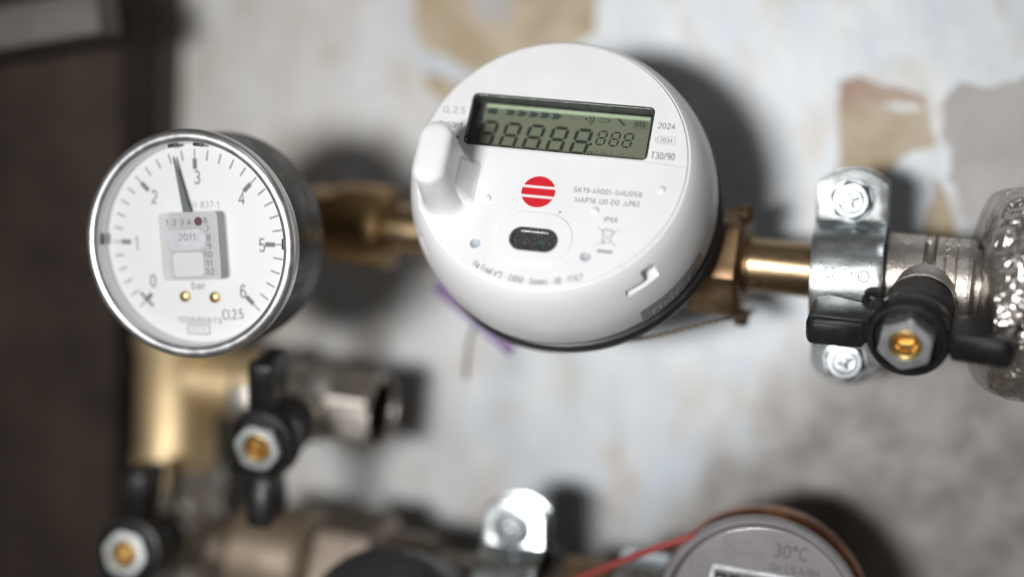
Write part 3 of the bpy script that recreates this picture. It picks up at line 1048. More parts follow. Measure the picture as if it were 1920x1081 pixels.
# ------------------------------------------------------------------ the white meter
MC = (-107.84, -5.71, 88.95)
MN = (0.08404583, 0.46204082, 0.88286725)
MX = (0.99631516, -0.02376068, -0.08241073)
mt = thing('water_meter', 'white round electronic water meter with a grey display and a red striped disc', 'water meter', frame(MC, MX, MN))
FR = 36.4
lcdM = T(0.3, 11.0, 0) @ RZ(-1.2)
def tf(M, pts):
    return [tuple((M @ Vector((p[0], p[1], 0)))[:2]) for p in pts]
lcd_hole = tf(lcdM, rrect(0, 0, 25.3, 8.0, 1.5))
pill = rrect(0, 0, 6.5, 3.35, 3.35, 12)
pillM = T(-0.95, -22.9, 0) @ RZ(-1)
pill_hole = tf(pillM, pill)
holes = [lcd_hole, pill_hole, circ(-16.32, -25.33, 1.35, 28), circ(13.44, -26.32, 1.35, 28)]
fp = plate('face_plate', circ(0, 0, FR, 220), holes, 0.0, 1.2, 0.22, WHITE, mt)
# bulging side
bm = bmesh.new()
prof = [(33, -1.0), (36.35, -0.55), (37.1, -0.75), (37.9, -1.6), (38.9, -3.2), (39.9, -5.4), (40.9, -8.5), (41.8, -12), (42.4, -16), (42.55, -20), (42.35, -24), (41.9, -27.2), (41.4, -28.0), (39.5, -28.2)]
lathe(bm, prof + [(33, -28.2), (31, -20), (31, -6)], I4, 180, closed=True, shear=(-0.045, 0))
hs = obj('housing', bm, WHITE_SIDE, mt, angle=60)
# key-shaped recess cut into the side, lower right
cut = bmesh.new()
Mk = T(28.6, -29.6, 0) @ RZ(-46 + 90)
key = [(4.8, -8.8), (4.8, -4.6), (3.8, -3.6), (0.4, -3.6), (0.4, -6.6), (-5.4, -6.6), (-5.4, -8.8)]
prism(cut, key, -2.6, 3.5, Mk @ RX(90) @ Matrix(((1, 0, 0, 0), (0, 1, 0, 0), (0, 0, -1, 0), (0, 0, 0, 1))))
bmesh.ops.scale(cut, vec=(S, S, S), verts=cut.verts)
bmesh.ops.recalc_face_normals(cut, faces=cut.faces)

# base ring and flow tube
bm = bmesh.new()
lathe(bm, [(30, -28.0), (41.2, -28.1), (42.0, -28.6), (42.2, -29.6), (41.7, -30.2), (41.7, -31.0), (42.2, -31.6), (41.9, -33.4), (41, -34.4), (30, -35.4)], I4, 140, shear=(-0.08, 0))
obj('base_ring', bm, RUBBER, mt)
bm = bmesh.new()
lathe(bm, [(28, -35.2), (40.0, -35.2), (40.6, -38), (38, -41), (24, -50), (12, -58)], I4, 64)
obj('body_bowl', bm, BRASS_OLD, mt)
def mloc(v):
    q = mt.matrix_world.inverted() @ (WALL @ Vector((v[0] * S, v[1] * S, v[2] * S)))
    return q / S
a0, a1 = mloc(pp(-152)), mloc(pp(-77))
bm = bmesh.new()
Lh = (a1 - a0).length
lathe(bm, [(8, 0), (12.2, 0), (12.2, 3), (11, 4), (14, 20), (14, Lh - 20), (11, Lh - 4), (12.2, Lh - 3), (12.2, Lh), (8, Lh)], along(a0, a1 - a0), 48)
obj('flow_tube', bm, BRASS_OLD, mt)
bm = bmesh.new()
a0, a1 = mloc(pp(-148)), mloc(pp(-136))
lathe(bm, [(8, 0), (12.6, 0, 'h', 6, 14), (12.6, 12, 'h', 6, 14), (8, 12)], along(a0, a1 - a0), 48, closed=True)
obj('tube_nut', bm, BRASS_OLD, mt, angle=28)

# display pocket
bm = bmesh.new()
def lr(hw, hh, r, z):
    return at_z(tf(lcdM, rrect(0, 0, hw, hh, r)), z)
loft(bm, [lr(25.32, 8.02, 1.5, -0.28), lr(24.95, 7.7, 1.3, -0.30), lr(24.9, 7.65, 1.3, -5.6), lr(20, 4, 1, -5.7)], False, True)
obj('display_frame', bm, LCD_WALL, mt, angle=30)
def lp(u, v, z=0):
    q = lcdM @ Vector((u, v, z))
    return q
disp = bmesh.new()
box(disp, (0.6, 0.0, -5.3), (46.6, 15.2, 0.5), lcdM)
display = obj('display', disp, LCD_PANEL, mt, smooth=False)
ZD = -5.02
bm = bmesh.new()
box(bm, (0.8, 6.75, -4.9), (46.0, 1.0, 0.9), lcdM, bev=0.15)  # raised pale bar standing in for the glass edge's reflection
obj('reflection_bar', bm, LCD_REFLECTION, display)
bm = bmesh.new()
loft(bm, [lr(24.9, 7.65, 1.3, -0.5), lr(24.9, 7.65, 1.3, -0.7)])
obj('window', bm, GLASS, mt)

def seg7(w, h, th, gap=0.18, slant=0.16):
    hw, hh = w / 2, h / 2
    t2 = th / 2
    def hseg(y):
        return [(-hw + t2 + gap, y), (-hw + th + gap, y + t2), (hw - th - gap, y + t2), (hw - t2 - gap, y), (hw - th - gap, y - t2), (-hw + th + gap, y - t2)]
    def vseg(x, y0, y1):
        return [(x, y0 + gap), (x - t2, y0 + gap + t2), (x - t2, y1 - gap - t2), (x, y1 - gap), (x + t2, y1 - gap - t2), (x + t2, y0 + gap + t2)]
    segs = [hseg(hh - t2), hseg(0), hseg(-hh + t2)]
    for x in (-hw + t2, hw - t2):
        segs.append(vseg(x, 0, hh - t2))
        segs.append(vseg(x, -hh + t2, 0))
    return [[(x + slant * y, y) for x, y in s] for s in segs]
def digit(u, v, w, h, th, mat):
    b = bmesh.new()
    for s in seg7(w, h, th):
        flat(b, s, ZD, lcdM @ T(u, v, 0))
    return obj('digit', b, mat, display, smooth=False)
for i in range(5):
    digit(-20.6 + 6.62 * i, -1.75 + 0.0 * i, 4.9, 8.2, 0.98, LCD_SEG)
for i in range(3):
    digit(11.3 + 3.6 * i, -0.05, 2.7, 4.6, 0.5, LCD_SEG)
b = bmesh.new(); flat(b, circ(8.6, -2.2, 0.45, 12), ZD, lcdM); obj('decimal_point', b, LCD_SEG, display, smooth=False)
def arrow(u, v, flip):
    pts = [(-1.5, 0.95), (0.7, 0.95), (1.75, 0), (0.7, -0.95), (-1.5, -0.95), (-0.55, 0)]
    if flip:
        pts = [(-1.75, 0), (-0.6, 0.95), (1.6, 0.95), (1.6, -0.95), (-0.6, -0.95)]
    b = bmesh.new(); flat(b, pts, ZD, lcdM @ T(u, v, 0)); obj('arrow_icon', b, LCD_ICON, display, smooth=False)
arrow(-20.6, 5.3, True)
for i in range(5):
    arrow(-15.4 + 3.25 * i, 5.35, False)
def dprt(name, s, w, h, u, v, mat):
    b = glyphs(s, w, h, u, v, ZD)
    bmesh.ops.transform(b, matrix=lcdM, verts=b.verts)
    obj(name, b, mat, display, smooth=False)
dprt('printed_word', 'TEST', 3.4, 1.15, 2.9, 5.4, LCD_FAINT)
dprt('printed_unit', 'm', 1.9, 1.35, 9.3, -5.0, LCD_SEG)
dprt('printed_unit', '3', 0.55, 0.8, 10.7, -4.1, LCD_SEG)
dprt('printed_unit', '/h', 2.2, 1.9, 12.5, -4.7, LCD_FAINT)
dprt('printed_unit', 'l', 0.25, 2.0, 14.6, -4.6, LCD_FAINT)
dprt('printed_unit', 'Gal', 4.0, 1.9, 18.7, -5.15, LCD_FAINT)
b = bmesh.new()
flat(b, circ(6.1, 5.35, 0.36, 12), ZD, lcdM)
for r0, r1 in ((1.1, 1.42), (1.95, 2.3)):
    n = 10
    pts = [(6.1 + r1 * math.cos(R(-48 + 96 * k / n)), 5.35 + r1 * math.sin(R(-48 + 96 * k / n))) for k in range(n + 1)]
    pts += [(6.1 + r0 * math.cos(R(48 - 96 * k / n)), 5.35 + r0 * math.sin(R(48 - 96 * k / n))) for k in range(n + 1)]
    flat(b, pts, ZD, lcdM)
obj('radio_icon', b, LCD_SEG, display, smooth=False)
def frame2d(b, cx, cy, hw, hh, th, M, z):
    for (x, y, a, c) in ((cx, cy + hh, hw, th / 2), (cx, cy - hh, hw, th / 2), (cx - hw, cy, th / 2, hh - th / 2), (cx + hw, cy, th / 2, hh - th / 2)):
        flat(b, [(x - a, y - c), (x + a, y - c), (x + a, y + c), (x - a, y + c)], z, M)
b = bmesh.new(); frame2d(b, 11.2, 5.4, 1.25, 0.5, 0.2, lcdM, ZD)
flat(b, [(12.5, 5.15), (12.8, 5.15), (12.8, 5.65), (12.5, 5.65)], ZD, lcdM)
obj('battery_icon', b, LCD_ICON, display, smooth=False)
b = bmesh.new()
flat(b, [(-1.7, 0.35), (1.3, 0.3), (1.6, 0), (1.3, -0.3), (-1.7, -0.35)], ZD, lcdM @ T(15.9, 5.3, 0) @ RZ(-45))
flat(b, [(-2.9, 0.85), (-2.1, 0.75), (-1.6, 0.36), (-1.6, -0.36), (-2.1, -0.75), (-2.9, -0.85), (-2.2, -0.3), (-2.2, 0.3)], ZD, lcdM @ T(15.9, 5.3, 0) @ RZ(-45))
obj('wrench_icon', b, LCD_ICON, display, smooth=False)
b = bmesh.new(); frame2d(b, 21.1, 5.3, 1.75, 1.45, 0.12, lcdM, ZD)
for r_ in range(3):
    for c_ in range(3):
        u, v = 20.1 + c_, 4.5 + r_ * 0.62
        flat(b, [(u - 0.4, v - 0.22), (u + 0.4, v - 0.22), (u + 0.4, v + 0.22), (u - 0.4, v + 0.22)], ZD, lcdM)
for u in (20.3, 21.8):
    flat(b, [(u - 0.15, 6.3), (u + 0.15, 6.3), (u + 0.15, 7.0), (u - 0.15, 7.0)], ZD, lcdM)
obj('calendar_icon', b, LCD_ICON, display, smooth=False)

# prints on the face
ZP = 0.03
def P(s, x0, x1, y, h, mat=INK, **k):
    return prt('printed_line', s, x1 - x0, h, (x0 + x1) / 2, y, ZP, mat, fp, **k)
P('Q', -32.5, -30.9, 13.5, 1.8, INK_FAINT)
P('3', -30.75, -30.25, 12.5, 0.8, INK_FAINT)
P('2,5', -29.7, -26.3, 13.6, 2.0, INK_FAINT)
P('R250H', -32.9, -27.2, 8.9, 1.8, INK)
P('V', -30.6, -29.2, 5.3, 1.7, INK)
def arr_mark(x, y, ang):
    b = bmesh.new()
    M = T(x, y, 0) @ RZ(ang)
    flat(b, [(-0.9, -0.11), (0.5, -0.11), (0.5, 0.11), (-0.9, 0.11)], ZP, M)
    flat(b, [(0.4, -0.45), (1.1, 0), (0.4, 0.45)], ZP, M)
    obj('printed_arrow', b, INK, fp, smooth=False)
arr_mark(-26.6, 8.9, 90)
arr_mark(-27.4, 5.3, 0)
P('2024', 27.1, 31.7, 13.0, 1.75)
P('2034', 28.2, 31.5, 8.75, 1.3)
b = bmesh.new()
def ring_line(b, outer, inner, z):
    n = len(outer)
    A = [b.verts.new((p[0], p[1], z)) for p in outer]; B = [b.verts.new((p[0], p[1], z)) for p in inner]
    for i in range(n):
        b.faces.new((A[i], A[(i + 1) % n], B[(i + 1) % n], B[i]))
ring_line(b, rrect(29.85, 8.75, 2.35, 1.1, 0.35, 4), rrect(29.85, 8.75, 2.25, 1.0, 0.28, 4), ZP)
frame2d(b, 27.2, 8.75, 0.26, 0.6, 0.09, I4, ZP)
obj('battery_mark', b, INK_FAINT, fp, smooth=False)
P('T30/90', 26.4, 32.7, 4.05, 2.0)
P('SK19-MI001-SMU058', 7.45, 25.5, -7.65, 1.5)
P('MAP16 U0-D0', 8.2, 20.0, -10.5, 1.5)
b = bmesh.new()
ring_line(b, [(21.0, -11.2), (22.4, -11.2), (21.7, -9.9)], [(21.25, -11.06), (22.15, -11.06), (21.7, -10.2)], ZP)
obj('printed_triangle', b, INK, fp, smooth=False)
P('P63', 22.6, 25.3, -10.45, 1.5)
P('IP68', 16.7, 20.2, -15.45, 1.45)
# crossed-out wheeled bin
b = bmesh.new()
Mb = T(18.25, -20.2, 0)
def stroke(b, p, q, th, M=Mb):
    p, q = Vector(p), Vector(q)
    d = (q - p).normalized(); n = Vector((-d.y, d.x)) * th / 2
    flat(b, [tuple(p + n), tuple(p - n), tuple(q - n), tuple(q + n)], ZP + 0.002 * random.random(), M)
for p, q in (((-1.4, 1.4), (-0.95, -1.75)), ((-0.95, -1.75), (0.9, -1.75)), ((0.9, -1.75), (1.35, 1.4)), ((-1.65, 1.5), (1.6, 1.5)), ((-1.1, 2.0), (1.0, 2.0)), ((-1.1, 2.0), (-1.5, 1.5)), ((1.0, 2.0), (1.45, 1.5))):
    stroke(b, p, q, 0.2)
stroke(b, (-2.9, 2.4), (2.5, -2.6), 0.16)
stroke(b, (2.9, 2.2), (-2.6, -2.7), 0.16)
flat(b, circ(-0.8, -1.95, 0.35, 12), ZP + 0.004, Mb)
flat(b, [(-2.1, -4.75), (2.0, -4.75), (2.0, -3.95), (-2.1, -3.95)], ZP, Mb)
obj('bin_symbol', b, INK_FAINT, fp, smooth=False)
# address along the rim
b = glyphs('Via Friuli n\u00b03 - 33050 - Gonars - UD - ITALY', 30.6, 1.75, 0, 0, ZP)
for v in b.verts:
    a = R(-92.0) + v.co.x / 35.0
    r = 34.6 - v.co.y
    v.co = Vector((r * math.cos(a), r * math.sin(a), ZP))
obj('printed_line', b, INK, fp, smooth=False)
# red striped disc
b = bmesh.new()
LR = 4.55
def band(y0, y1):
    n = 20
    pts = []
    a0, a1 = math.asin(max(-1, y0 / LR)), math.asin(min(1, y1 / LR))
    for k in range(n + 1):
        a = a0 + (a1 - a0) * k / n
        pts.append((LR * math.cos(a), LR * math.sin(a)))
    for k in range(n + 1):
        a = a1 + (a0 - a1) * k / n
        pts.append((-LR * math.cos(a), LR * math.sin(a)))
    return pts
for y0, y1 in ((-LR, -1.82), (-1.06, 1.0), (1.76, LR)):
    flat(b, band(y0, y1), 0.05, T(-1.95, -9.15, 0) @ RZ(-0.6))
bmesh.ops.remove_doubles(b, verts=b.verts, dist=0.001)
obj('red_disc', b, RED, mt, smooth=False)
# upper cover seam
b = bmesh.new()
stroke(b, (25.3, 1.95), (36.2, 1.25), 0.16, I4)
stroke(b, (-25.2, 2.9), (25.3, 1.95), 0.10, I4)
obj('cover_seam', b, LINE, fp, smooth=False)
# raised oval pad with the optical window
b = bmesh.new()
def pad(hw, hh, z):
    return at_z(tf(T(-1.0, -22.4, 0) @ RZ(-1.5), [(x + 0.0, y) for x, y in rrect(0, 0, hw, hh, 7.3, 14)]), z)
b2 = [pad(10.4, 7.35, -0.1), pad(10.35, 7.3, 0.18), pad(10.15, 7.1, 0.32)]
inner = [at_z(tf(pillM, rrect(0, 0, 6.75, 3.6, 3.6, 14)), 0.32), at_z(tf(pillM, rrect(0, 0, 6.5, 3.35, 3.35, 14)), 0.1), at_z(tf(pillM, rrect(0, 0, 6.45, 3.3, 3.3, 14)), -1.2)]
loft(b, b2 + inner, False, False)
obj('optical_pad', b, WHITE, mt, angle=30)
b = bmesh.new()
def pl(k, z):
    return at_z(tf(pillM, rrect(0, 0, 6.48 - k, 3.33 - k, 3.33 - k, 14)), z)
loft(b, [pl(0, 0.0), pl(0.5, 0.02), pl(0.9, -0.35), pl(1.3, -0.5), pl(2.5, -0.5)], False, True)
ow = obj('optical_window', b, BLACK_GLOSS, mt, angle=30)
b = bmesh.new()
box(b, (2.4, -0.3, -0.42), (1.7, 1.5, 0.15), pillM, bev=0.05)
obj('circuit_glimpse', b, PCB_GREEN, ow)
b = bmesh.new()
lathe(b, [(0, 0.1), (0.25, 0.05), (0.32, -0.1)], pillM @ T(1.9, -0.2, -0.35), 12)
obj('led', b, ZINC, ow)
# dimples, plugs and the brown spot
for x, y in ((-15.33, -12.27), (30.57, -5.78), (14.01, -13.27)):
    b = bmesh.new()
    lathe(b, [(1.15, -0.02), (1.05, 0.22), (0.8, 0.5), (0.4, 0.68), (0, 0.74)], T(x, y, 0), 28)
    obj('stud', b, WHITE, mt)
for x, y in ((-16.32, -25.33), (13.44, -26.32)):
    b = bmesh.new()
    lathe(b, [(1.4, -0.35), (0.9, -0.75), (0, -0.9)], T(x, y, 0), 28)
    obj('plug', b, HOLE, mt)
b = bmesh.new(); flat(b, circ(4.8, -14.5, 0.28, 12), ZP); obj('speck', b, BRASS_OLD, fp, smooth=False)
# standing lug
b = bmesh.new()
def lug(gx, z, cx=-27.2, cy=-8.7, hw=4.5, hh=9.0, r=4.2):
    return at_z(rrect(cx, cy, hw + gx, hh + gx, r + gx, 10), z)
loft(b, [lug(2.6, -0.2), lug(1.9, 0.1), lug(1.3, 0.6), lug(0.9, 1.5), lug(0.6, 3.5), lug(0.3, 9), lug(0.0, 17.2), lug(-0.25, 18.1), lug(-0.9, 18.8), lug(-1.9, 19.15), lug(-3.4, 19.25)], False, True)
obj('lug', b, WHITE, mt, angle=70)
b = bmesh.new()
def web(gx, z):
    return at_z(rrect(-23.4 - 0.1 * z, -8.0 - 0.12 * z, 3.2 + gx - 0.12 * z, 5.6 + gx, 2.2, 8), z)
loft(b, [web(1.6, -0.2), web(0.9, 0.5), web(0.4, 1.6), web(0.0, 8.0), web(-0.6, 10.5), web(-1.6, 11.2)], False, True)
obj('lug_web', b, WHITE, mt, angle=70)
# label stickers on the bulging side
def side_r(z):
    for (r0, z0), (r1, z1) in zip([(p[0], p[1]) for p in prof], [(p[0], p[1]) for p in prof][1:]):
        if z1 <= z <= z0:
            return r0 + (r1 - r0) * (z - z0) / (z1 - z0)
    return 42
def on_side(a, z, off):
    r = side_r(z) + off
    return Vector((r * math.cos(R(a)) - 0.045 * z, r * math.sin(R(a)), z))
def wrap(bm, a0, a1, z0, z1, off, corner=0.0, n=40, m=10):
    g = []
    for j in range(m + 1):
        zz = z0 + (z1 - z0) * j / m
        row = []
        for i in range(n + 1):
            u = i / n
            ins = corner if j in (0, m) else (corner * 0.3 if j in (1, m - 1) else 0)
            a = a0 + ins + (a1 - a0 - 2 * ins) * u
            row.append(bm.verts.new(on_side(a, zz, off)))
        g.append(row)
    for j in range(m):
        for i in range(n):
            bm.faces.new((g[j][i], g[j][i + 1], g[j + 1][i + 1], g[j + 1][i]))
    return bm
b = bmesh.new()
wrap(b, -52, -20, -17.6, -26.6, 0.18, 0.8)
side_label = obj('side_label', b, MICRO, mt, angle=60)
for k, ch in enumerate('BMET'):
    g = glyphs(ch, 3.2, 3.4, 0, 0, 0)
    for v in g.verts:
        a = -45.5 + 5.4 * k + v.co.x / 42 * 57.3
        v.co = on_side(a, -22.4 + v.co.y, 0.26)
    obj('label_letter', g, WHITE_PATCH, side_label, smooth=False)
b = bmesh.new()
wrap(b, -52.3, -51.8, -17.4, -26.6, 0.2)
obj('label_edge', b, SQUARE, side_label)
# torn scrap of white paper on the left of the bulge
b = bmesh.new()
n = 16
top = [0.2, 0.5, 1.8, 2.6, 1.6, 0.9, 1.2, 2.4, 3.2, 4.2, 4.6, 3.6, 3.8, 3.0, 2.2, 1.6, 0.4]
g0 = [b.verts.new(on_side(207 + i * 0.9, -9.4, 0.12)) for i in range(n + 1)]
g1 = [b.verts.new(on_side(207 + i * 0.9, -9.2 + top[i], 0.12)) for i in range(n + 1)]
for i in range(n):
    b.faces.new((g0[i], g0[i + 1], g1[i + 1], g1[i]))
obj('paper_scrap', b, WHITE_PATCH, mt)

# cut the recess
cme = bpy.data.meshes.new('cutter'); cut.to_mesh(cme); cut.free()
cob = bpy.data.objects.new('cutter', cme); COL.objects.link(cob); cob.matrix_world = mt.matrix_world
bo = hs.modifiers.new('cut', 'BOOLEAN'); bo.object = cob; bo.operation = 'DIFFERENCE'; bo.solver = 'EXACT'
bpy.context.view_layer.update()
dg = bpy.context.evaluated_depsgraph_get()
nme = bpy.data.meshes.new_from_object(hs.evaluated_get(dg))
hs.modifiers.clear()
hs.data = nme
for p in nme.polygons: p.use_smooth = True
nme.set_sharp_from_angle(angle=R(30))
bpy.data.objects.remove(cob)

# ------------------------------------------------------------------ pressure gauge
GC = (-202.63, -32.99, 113.84)
GN = (0.05339222, -0.0259055, 0.99823753)
GX = (0.99759257, 0.04568505, -0.05217214)
ga = thing('pressure_gauge', 'round pressure gauge with a chrome rim and a calibration sticker on its glass', 'gauge', frame(GC, GX, GN))
bm = bmesh.new()
lathe(bm, [(30.4, -1.5), (30.5, -3), (30.5, -23.2), (29.8, -24.4), (27, -24.8), (0, -24.8)], I4, 128)
obj('case', bm, CASE, ga)
bm = bmesh.new()
lathe(bm, [(30.6, -4.2), (31.3, -4.0), (31.45, -3.2), (31.45, -1.2), (31.1, -0.4), (30.3, 0.15), (29.4, 0.3), (28.6, 0.0), (28.3, -0.4), (28.15, -1.0)], I4, 160)
obj('bezel', bm, CHROME, ga, angle=50)
bm = bmesh.new()
lathe(bm, [(28.15, -1.0), (27.95, -1.4), (27.85, -3.2), (27.5, -3.5), (27.5, -5.9)], I4, 128)
obj('inner_ring', bm, material('inner_ring_grey', (0.74, 0.75, 0.76), 0.35, 0.1), ga, angle=40)
bm = bmesh.new()
lathe(bm, [(27.8, -5.8), (0, -5.8)], I4, 96)
dial = obj('dial', bm, DIAL, ga)
bm = bmesh.new()
lathe(bm, [(28.1, -1.2), (0, -1.2)], I4, 96)
obj('glass', bm, GLASS, ga)
ZG = -5.76
def gang(v): return R(225 - 45 * v)
bm = bmesh.new()
for i in range(31):
    v = i / 5
    a = gang(v)
    M = RZ(math.degrees(a))
    if i % 5 == 0:
        flat(bm, [(20.8, -0.17), (25.9, -0.17), (25.9, 0.17), (20.8, 0.17)], ZG, M)
        flat(bm, [(20.4, -0.62), (23.3, -0.62), (23.3, 0.62), (20.4, 0.62)], ZG + 0.01, M)
    else:
        flat(bm, [(23.0, -0.2), (25.8, -0.2), (25.8, 0.2), (23.0, 0.2)], ZG, M)
flat(bm, [(22.3, -2.7), (23.1, -2.7), (23.1, 2.7), (22.3, 2.7)], ZG + 0.015, RZ(225))
obj('scale_marks', bm, DIAL_INK, dial, smooth=False)
for s, x, y in (('0', -13.9, -10.8), ('1', -18.6, -0.4), ('2', -12.7, 12.7), ('3', 0.6, 18.2), ('4', 13.8, 12.6), ('5', 19.5, -0.2), ('6', 13.5, -13.0)):
    prt('numeral', s, 0.75 if s == '1' else 1.75, 3.7, x, y, ZG, DIAL_INK, dial)
prt('printed_line', 'EN 837-1', 9.6, 2.0, 2.3, 10.6, ZG, INK_FAINT, dial)
prt('printed_line', 'bar', 4.2, 2.2, 0, -11.7, ZG, DIAL_INK, dial)
prt('printed_line', 'Cl.2.5', 6.2, 2.8, 10.2, -19.5, ZG, INK, dial, rot=4)
prt('printed_line', '100686873', 13.6, 1.6, 0, -21.5, ZG, INK, dial)
prt('printed_line', 'KTNI', 4.4, 1.3, -0.3, -24.1, ZG, INK_FAINT, dial)
bm = bmesh.new(); frame2d(bm, -0.3, -24.1, 3.3, 1.25, 0.25, I4, ZG); obj('printed_box', bm, INK, dial, smooth=False)
for x in (-4.1, 5.0):
    bm = bmesh.new()
    lathe(bm, [(1.55, ZG), (1.45, ZG + 0.7), (0.9, ZG + 1.0), (0, ZG + 1.1)], T(x, -14.9, 0), 28)
    obj('rivet', bm, BRASS, dial)
bm = bmesh.new()
Mp = RZ(103.0)
pr = [(-9.5, -1.9), (-9.5, 1.9), (0, 1.5), (9, 1.1), (24.0, 0.22), (24.6, 0.0), (24.0, -0.22), (9, -1.1), (0, -1.5)]
prism(bm, pr, -4.3, -3.9, Mp)
lathe(bm, [(2.6, -5.7), (2.6, -3.5), (0, -3.3)], I4, 28)
obj('pointer', bm, POINTER, ga)
for a in (100, 84, 178, 1):
    bm = bmesh.new()
    box(bm, (27.3, 0, -2.6), (0.9, 3.0, 1.0), RZ(a), bev=0.25)  # small black blocks round the inner rim
    obj('rim_block', bm, RUBBER, ga)
# sticker
sM = T(0.25, -0.4, 0) @ RZ(3.0)
bm = bmesh.new()
loft(bm, [at_z(tf(sM, rrect(0, 0, 8.8, 9.3, 1.3)), -1.19), at_z(tf(sM, rrect(0, 0, 8.8, 9.3, 1.3)), -0.98)])
stk = obj('calibration_sticker', bm, STICKER, ga, smooth=False)
ZS = -0.96
bm = bmesh.new()
flat(bm, tf(sM, rrect(-1.0, 1.7, 6.0, 2.9, 2.6)), ZS)
obj('smudge_patch', bm, BLOB, stk, smooth=False)
bm = bmesh.new()
flat(bm, tf(sM, rrect(-0.8, -5.0, 4.6, 3.3, 1.2)), ZS)
obj('blank_patch', bm, SQUARE, stk, smooth=False)
for s, x, y in (('1', -6.4, 5.85), ('2', -4.2, 5.95), ('3', -2.0, 6.1), ('4', 0.2, 6.2), ('6', 5.2, 6.75), ('7', 5.65, 4.4), ('8', 5.95, 2.05), ('9', 6.15, -0.2), ('10', 5.7, -2.55), ('11', 6.0, -4.95), ('12', 6.2, -7.3)):
    prt('numeral', s, {'1': 0.5, '10': 2.4, '11': 1.7, '12': 2.4}.get(s, 1.05), 1.65, x, y, ZS + 0.01, INK, stk, rot=2)
prt('numeral', '2011', 5.2, 1.9, -0.5, 2.05, ZS + 0.02, DIAL_INK, stk, rot=2)
bm = bmesh.new(); flat(bm, circ(3.0, 6.4, 1.2, 24), ZS + 0.03); obj('stamp_dot', bm, STAMP, stk, smooth=False)
# connection behind the case
bm = bmesh.new()
lathe(bm, [(0, -24), (9, -24, 'h', 6, 10), (9, -34, 'h', 6, 10), (6.5, -35), (6.5, -70), (0, -70)], I4, 48)
obj('socket', bm, BRASS_OLD, ga, angle=28)

# ------------------------------------------------------------------ old round meter at the bottom
om = thing('small_water_meter', 'small grey water meter with clear cover and copper ring at the bottom', 'water meter', frame((-47.8, -130.2, 66), (1, -0.035, 0), (0.02, 0.06, 1)))
bm = bmesh.new()
lathe(bm, [(29.0, -3.5), (29.3, -2.4), (29.0, -0.8), (28.2, 0.1), (27.2, 0.35), (27.0, 0.0), (26.7, -0.8), (26.5, -3.2)], I4, 112)
obj('register_ring', bm, PLASTIC_GREY, om)
bm = bmesh.new()
lathe(bm, [(26.5, -1.6), (26.0, -1.0), (25.0, -0.9), (0, -0.9)], I4, 96)
obj('cover', bm, GLASS_GREY, om)
bm = bmesh.new()
lathe(bm, [(26.6, -3.2), (26.0, -3.0), (25.7, -3.3), (0, -3.3)], I4, 96)
od = obj('dial', bm, DIAL_GREY, om)
bm = bmesh.new()
lathe(bm, [(26, -3.6), (29.0, -3.8), (29.9, -5.2), (30.2, -9), (30.2, -14), (29.5, -17), (24, -24), (14, -36), (0, -36)], I4, 112)
obj('copper_ring', bm, COPPER, om)
ZO = -3.26
prt('printed_line', '30\u00b0C', 9.6, 3.7, 6.6, 19.7, ZO, INK, od)
prt('printed_line', 'Qn 1,5 A/BH', 13.6, 2.2, 8.0, 14.9, ZO, INK, od)
prt('printed_line', '98', 3.0, 1.9, -6.7, 20.4, ZO, INK_FAINT, od)
prt('printed_line', '131.09', 7.2, 2.0, -4.6, 17.2, ZO, INK_FAINT, od)
for x, y in ((-10.6, 20.5), (-10.4, 17.2)):
    b = bmesh.new()
    lathe(b, [(1.55, ZO, 'h', 6), (1.15, ZO, 'h', 6)], T(x, y, 0), 36)
    obj('approval_mark', b, INK_FAINT, od, smooth=False)
b = bmesh.new()
lathe(b, [(2.9, ZO, 'h', 6), (2.5, ZO, 'h', 6)], T(-18.2, 12.2, 0), 36)
obj('approval_mark', b, INK_FAINT, od, smooth=False)
prt('printed_line', '16', 2.6, 2.0, -18.2, 12.2, ZO, INK_FAINT, od)
# counter drums behind a slot
b = bmesh.new()
frame2d(b, 2, 8.2, 16.6, 4.3, 0.9, T(0, 0, 0), ZO + 0.3)
for k in range(8):
    pass
obj('counter_frame', b, ZINC, od, smooth=False)
for k in range(8):
    b = bmesh.new()
    lathe(b, [(3.9, -1.75), (4.1, -1.6), (4.1, 1.6), (3.9, 1.75)], T(-12.2 + 4.05 * k, 8.2, -6.4) @ RY(90), 36)
    dr = obj('counter_drum', b, DRUM if k < 5 else DRUM_RED, om)
    prt('drum_digit', str([0, 0, 4, 7, 2, 6, 1, 8][k]), 2.0, 3.2, -12.2 + 4.05 * k, 8.2, -2.26, DRUM_INK, dr)

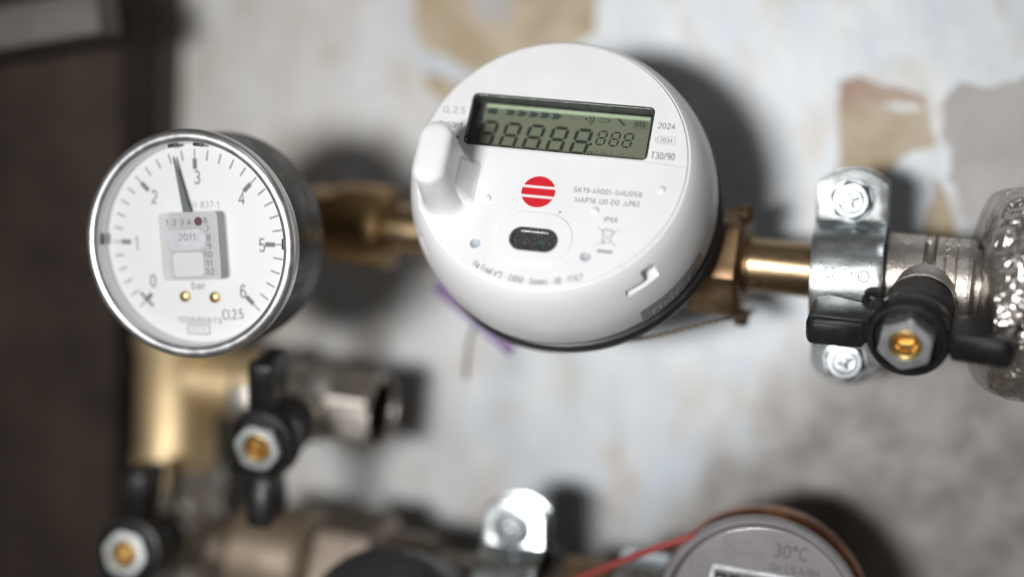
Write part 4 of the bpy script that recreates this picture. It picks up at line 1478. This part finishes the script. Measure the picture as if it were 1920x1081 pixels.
# ------------------------------------------------------------------ black cap in front, red cable, purple tag, seal wire
ct = at(725, 1030, 96)
cp = thing('black_cap', 'domed black textured cap standing in front of the lower pipe', 'cap', frame((ct.x - 6.5, ct.y - 31.0, 80), (1, 0, 0), (0, 0.35, 0.94)))
bm = bmesh.new()
prf = [(25.6, -40), (26.0, -2)] + [(26.0 * math.cos(R(a)), 16 * math.sin(R(a))) for a in range(6, 90, 7)] + [(0, 16)]
lathe(bm, prf, I4, 96)
obj('dome', bm, CAP, cp)
bm = bmesh.new()
lathe(bm, [(0, -70), (11, -70), (11, -40), (0, -40)], I4, 32)
obj('spindle', bm, BRASS_OLD, cp)

rc = thing('red_cable', 'red plastic cable slanting up to the small grey meter', 'cable')
pts = [at(1040, 1106, 58), at(1095, 1080, 60), at(1160, 1053, 62), at(1225, 1028, 64), at(1290, 1007, 64), at(1340, 992, 60)]
pts = spline([tuple(p) for p in pts], 6)
b = bmesh.new()
tube(b, pts, 1.05, 14)
obj('sheath', b, RED_PLASTIC, rc, angle=50)

tg = thing('purple_tag', 'narrow purple printed paper band sticking out below the white meter', 'tag')
p0, p1 = at(818, 534, 47), at(962, 660, 47)
d = (p1 - p0).normalized()
b = bmesh.new()
box(b, (0, 0, (p1 - p0).length / 2), (3.6, 0.25, (p1 - p0).length), along(p0, d, (0.2, 0.1, 1)), bev=0.08)
obj('band', b, TAG, tg)

sw = thing('seal_wire', 'thin twisted seal wire from the union nut behind the white meter', 'wire')
path = spline([tuple(at(*q)) for q in ((1412, 583, 44), (1395, 592, 50), (1340, 602, 58), (1280, 618, 62), (1210, 634, 62), (1120, 640, 55), (1020, 634, 46), (930, 610, 42), (893, 612, 42), (880, 640, 44), (876, 680, 44), (873, 712, 43))], 14)
L = 0
A, B = [], []
for i, p in enumerate(path):
    d = (path[min(i + 1, len(path) - 1)] - path[max(i - 1, 0)])
    L += d.length / 2
    d.normalize()
    x = Vector((0, 0, 1)).cross(d).normalized(); y = d.cross(x)
    for arr, ph in ((A, 0), (B, math.pi)):
        a = L * 1.5 + ph
        arr.append(p + (x * math.cos(a) + y * math.sin(a)) * 0.36)
for arr in (A, B):
    b = bmesh.new()
    tube(b, arr, 0.36, 6)
    obj('strand', b, TWINE, sw)
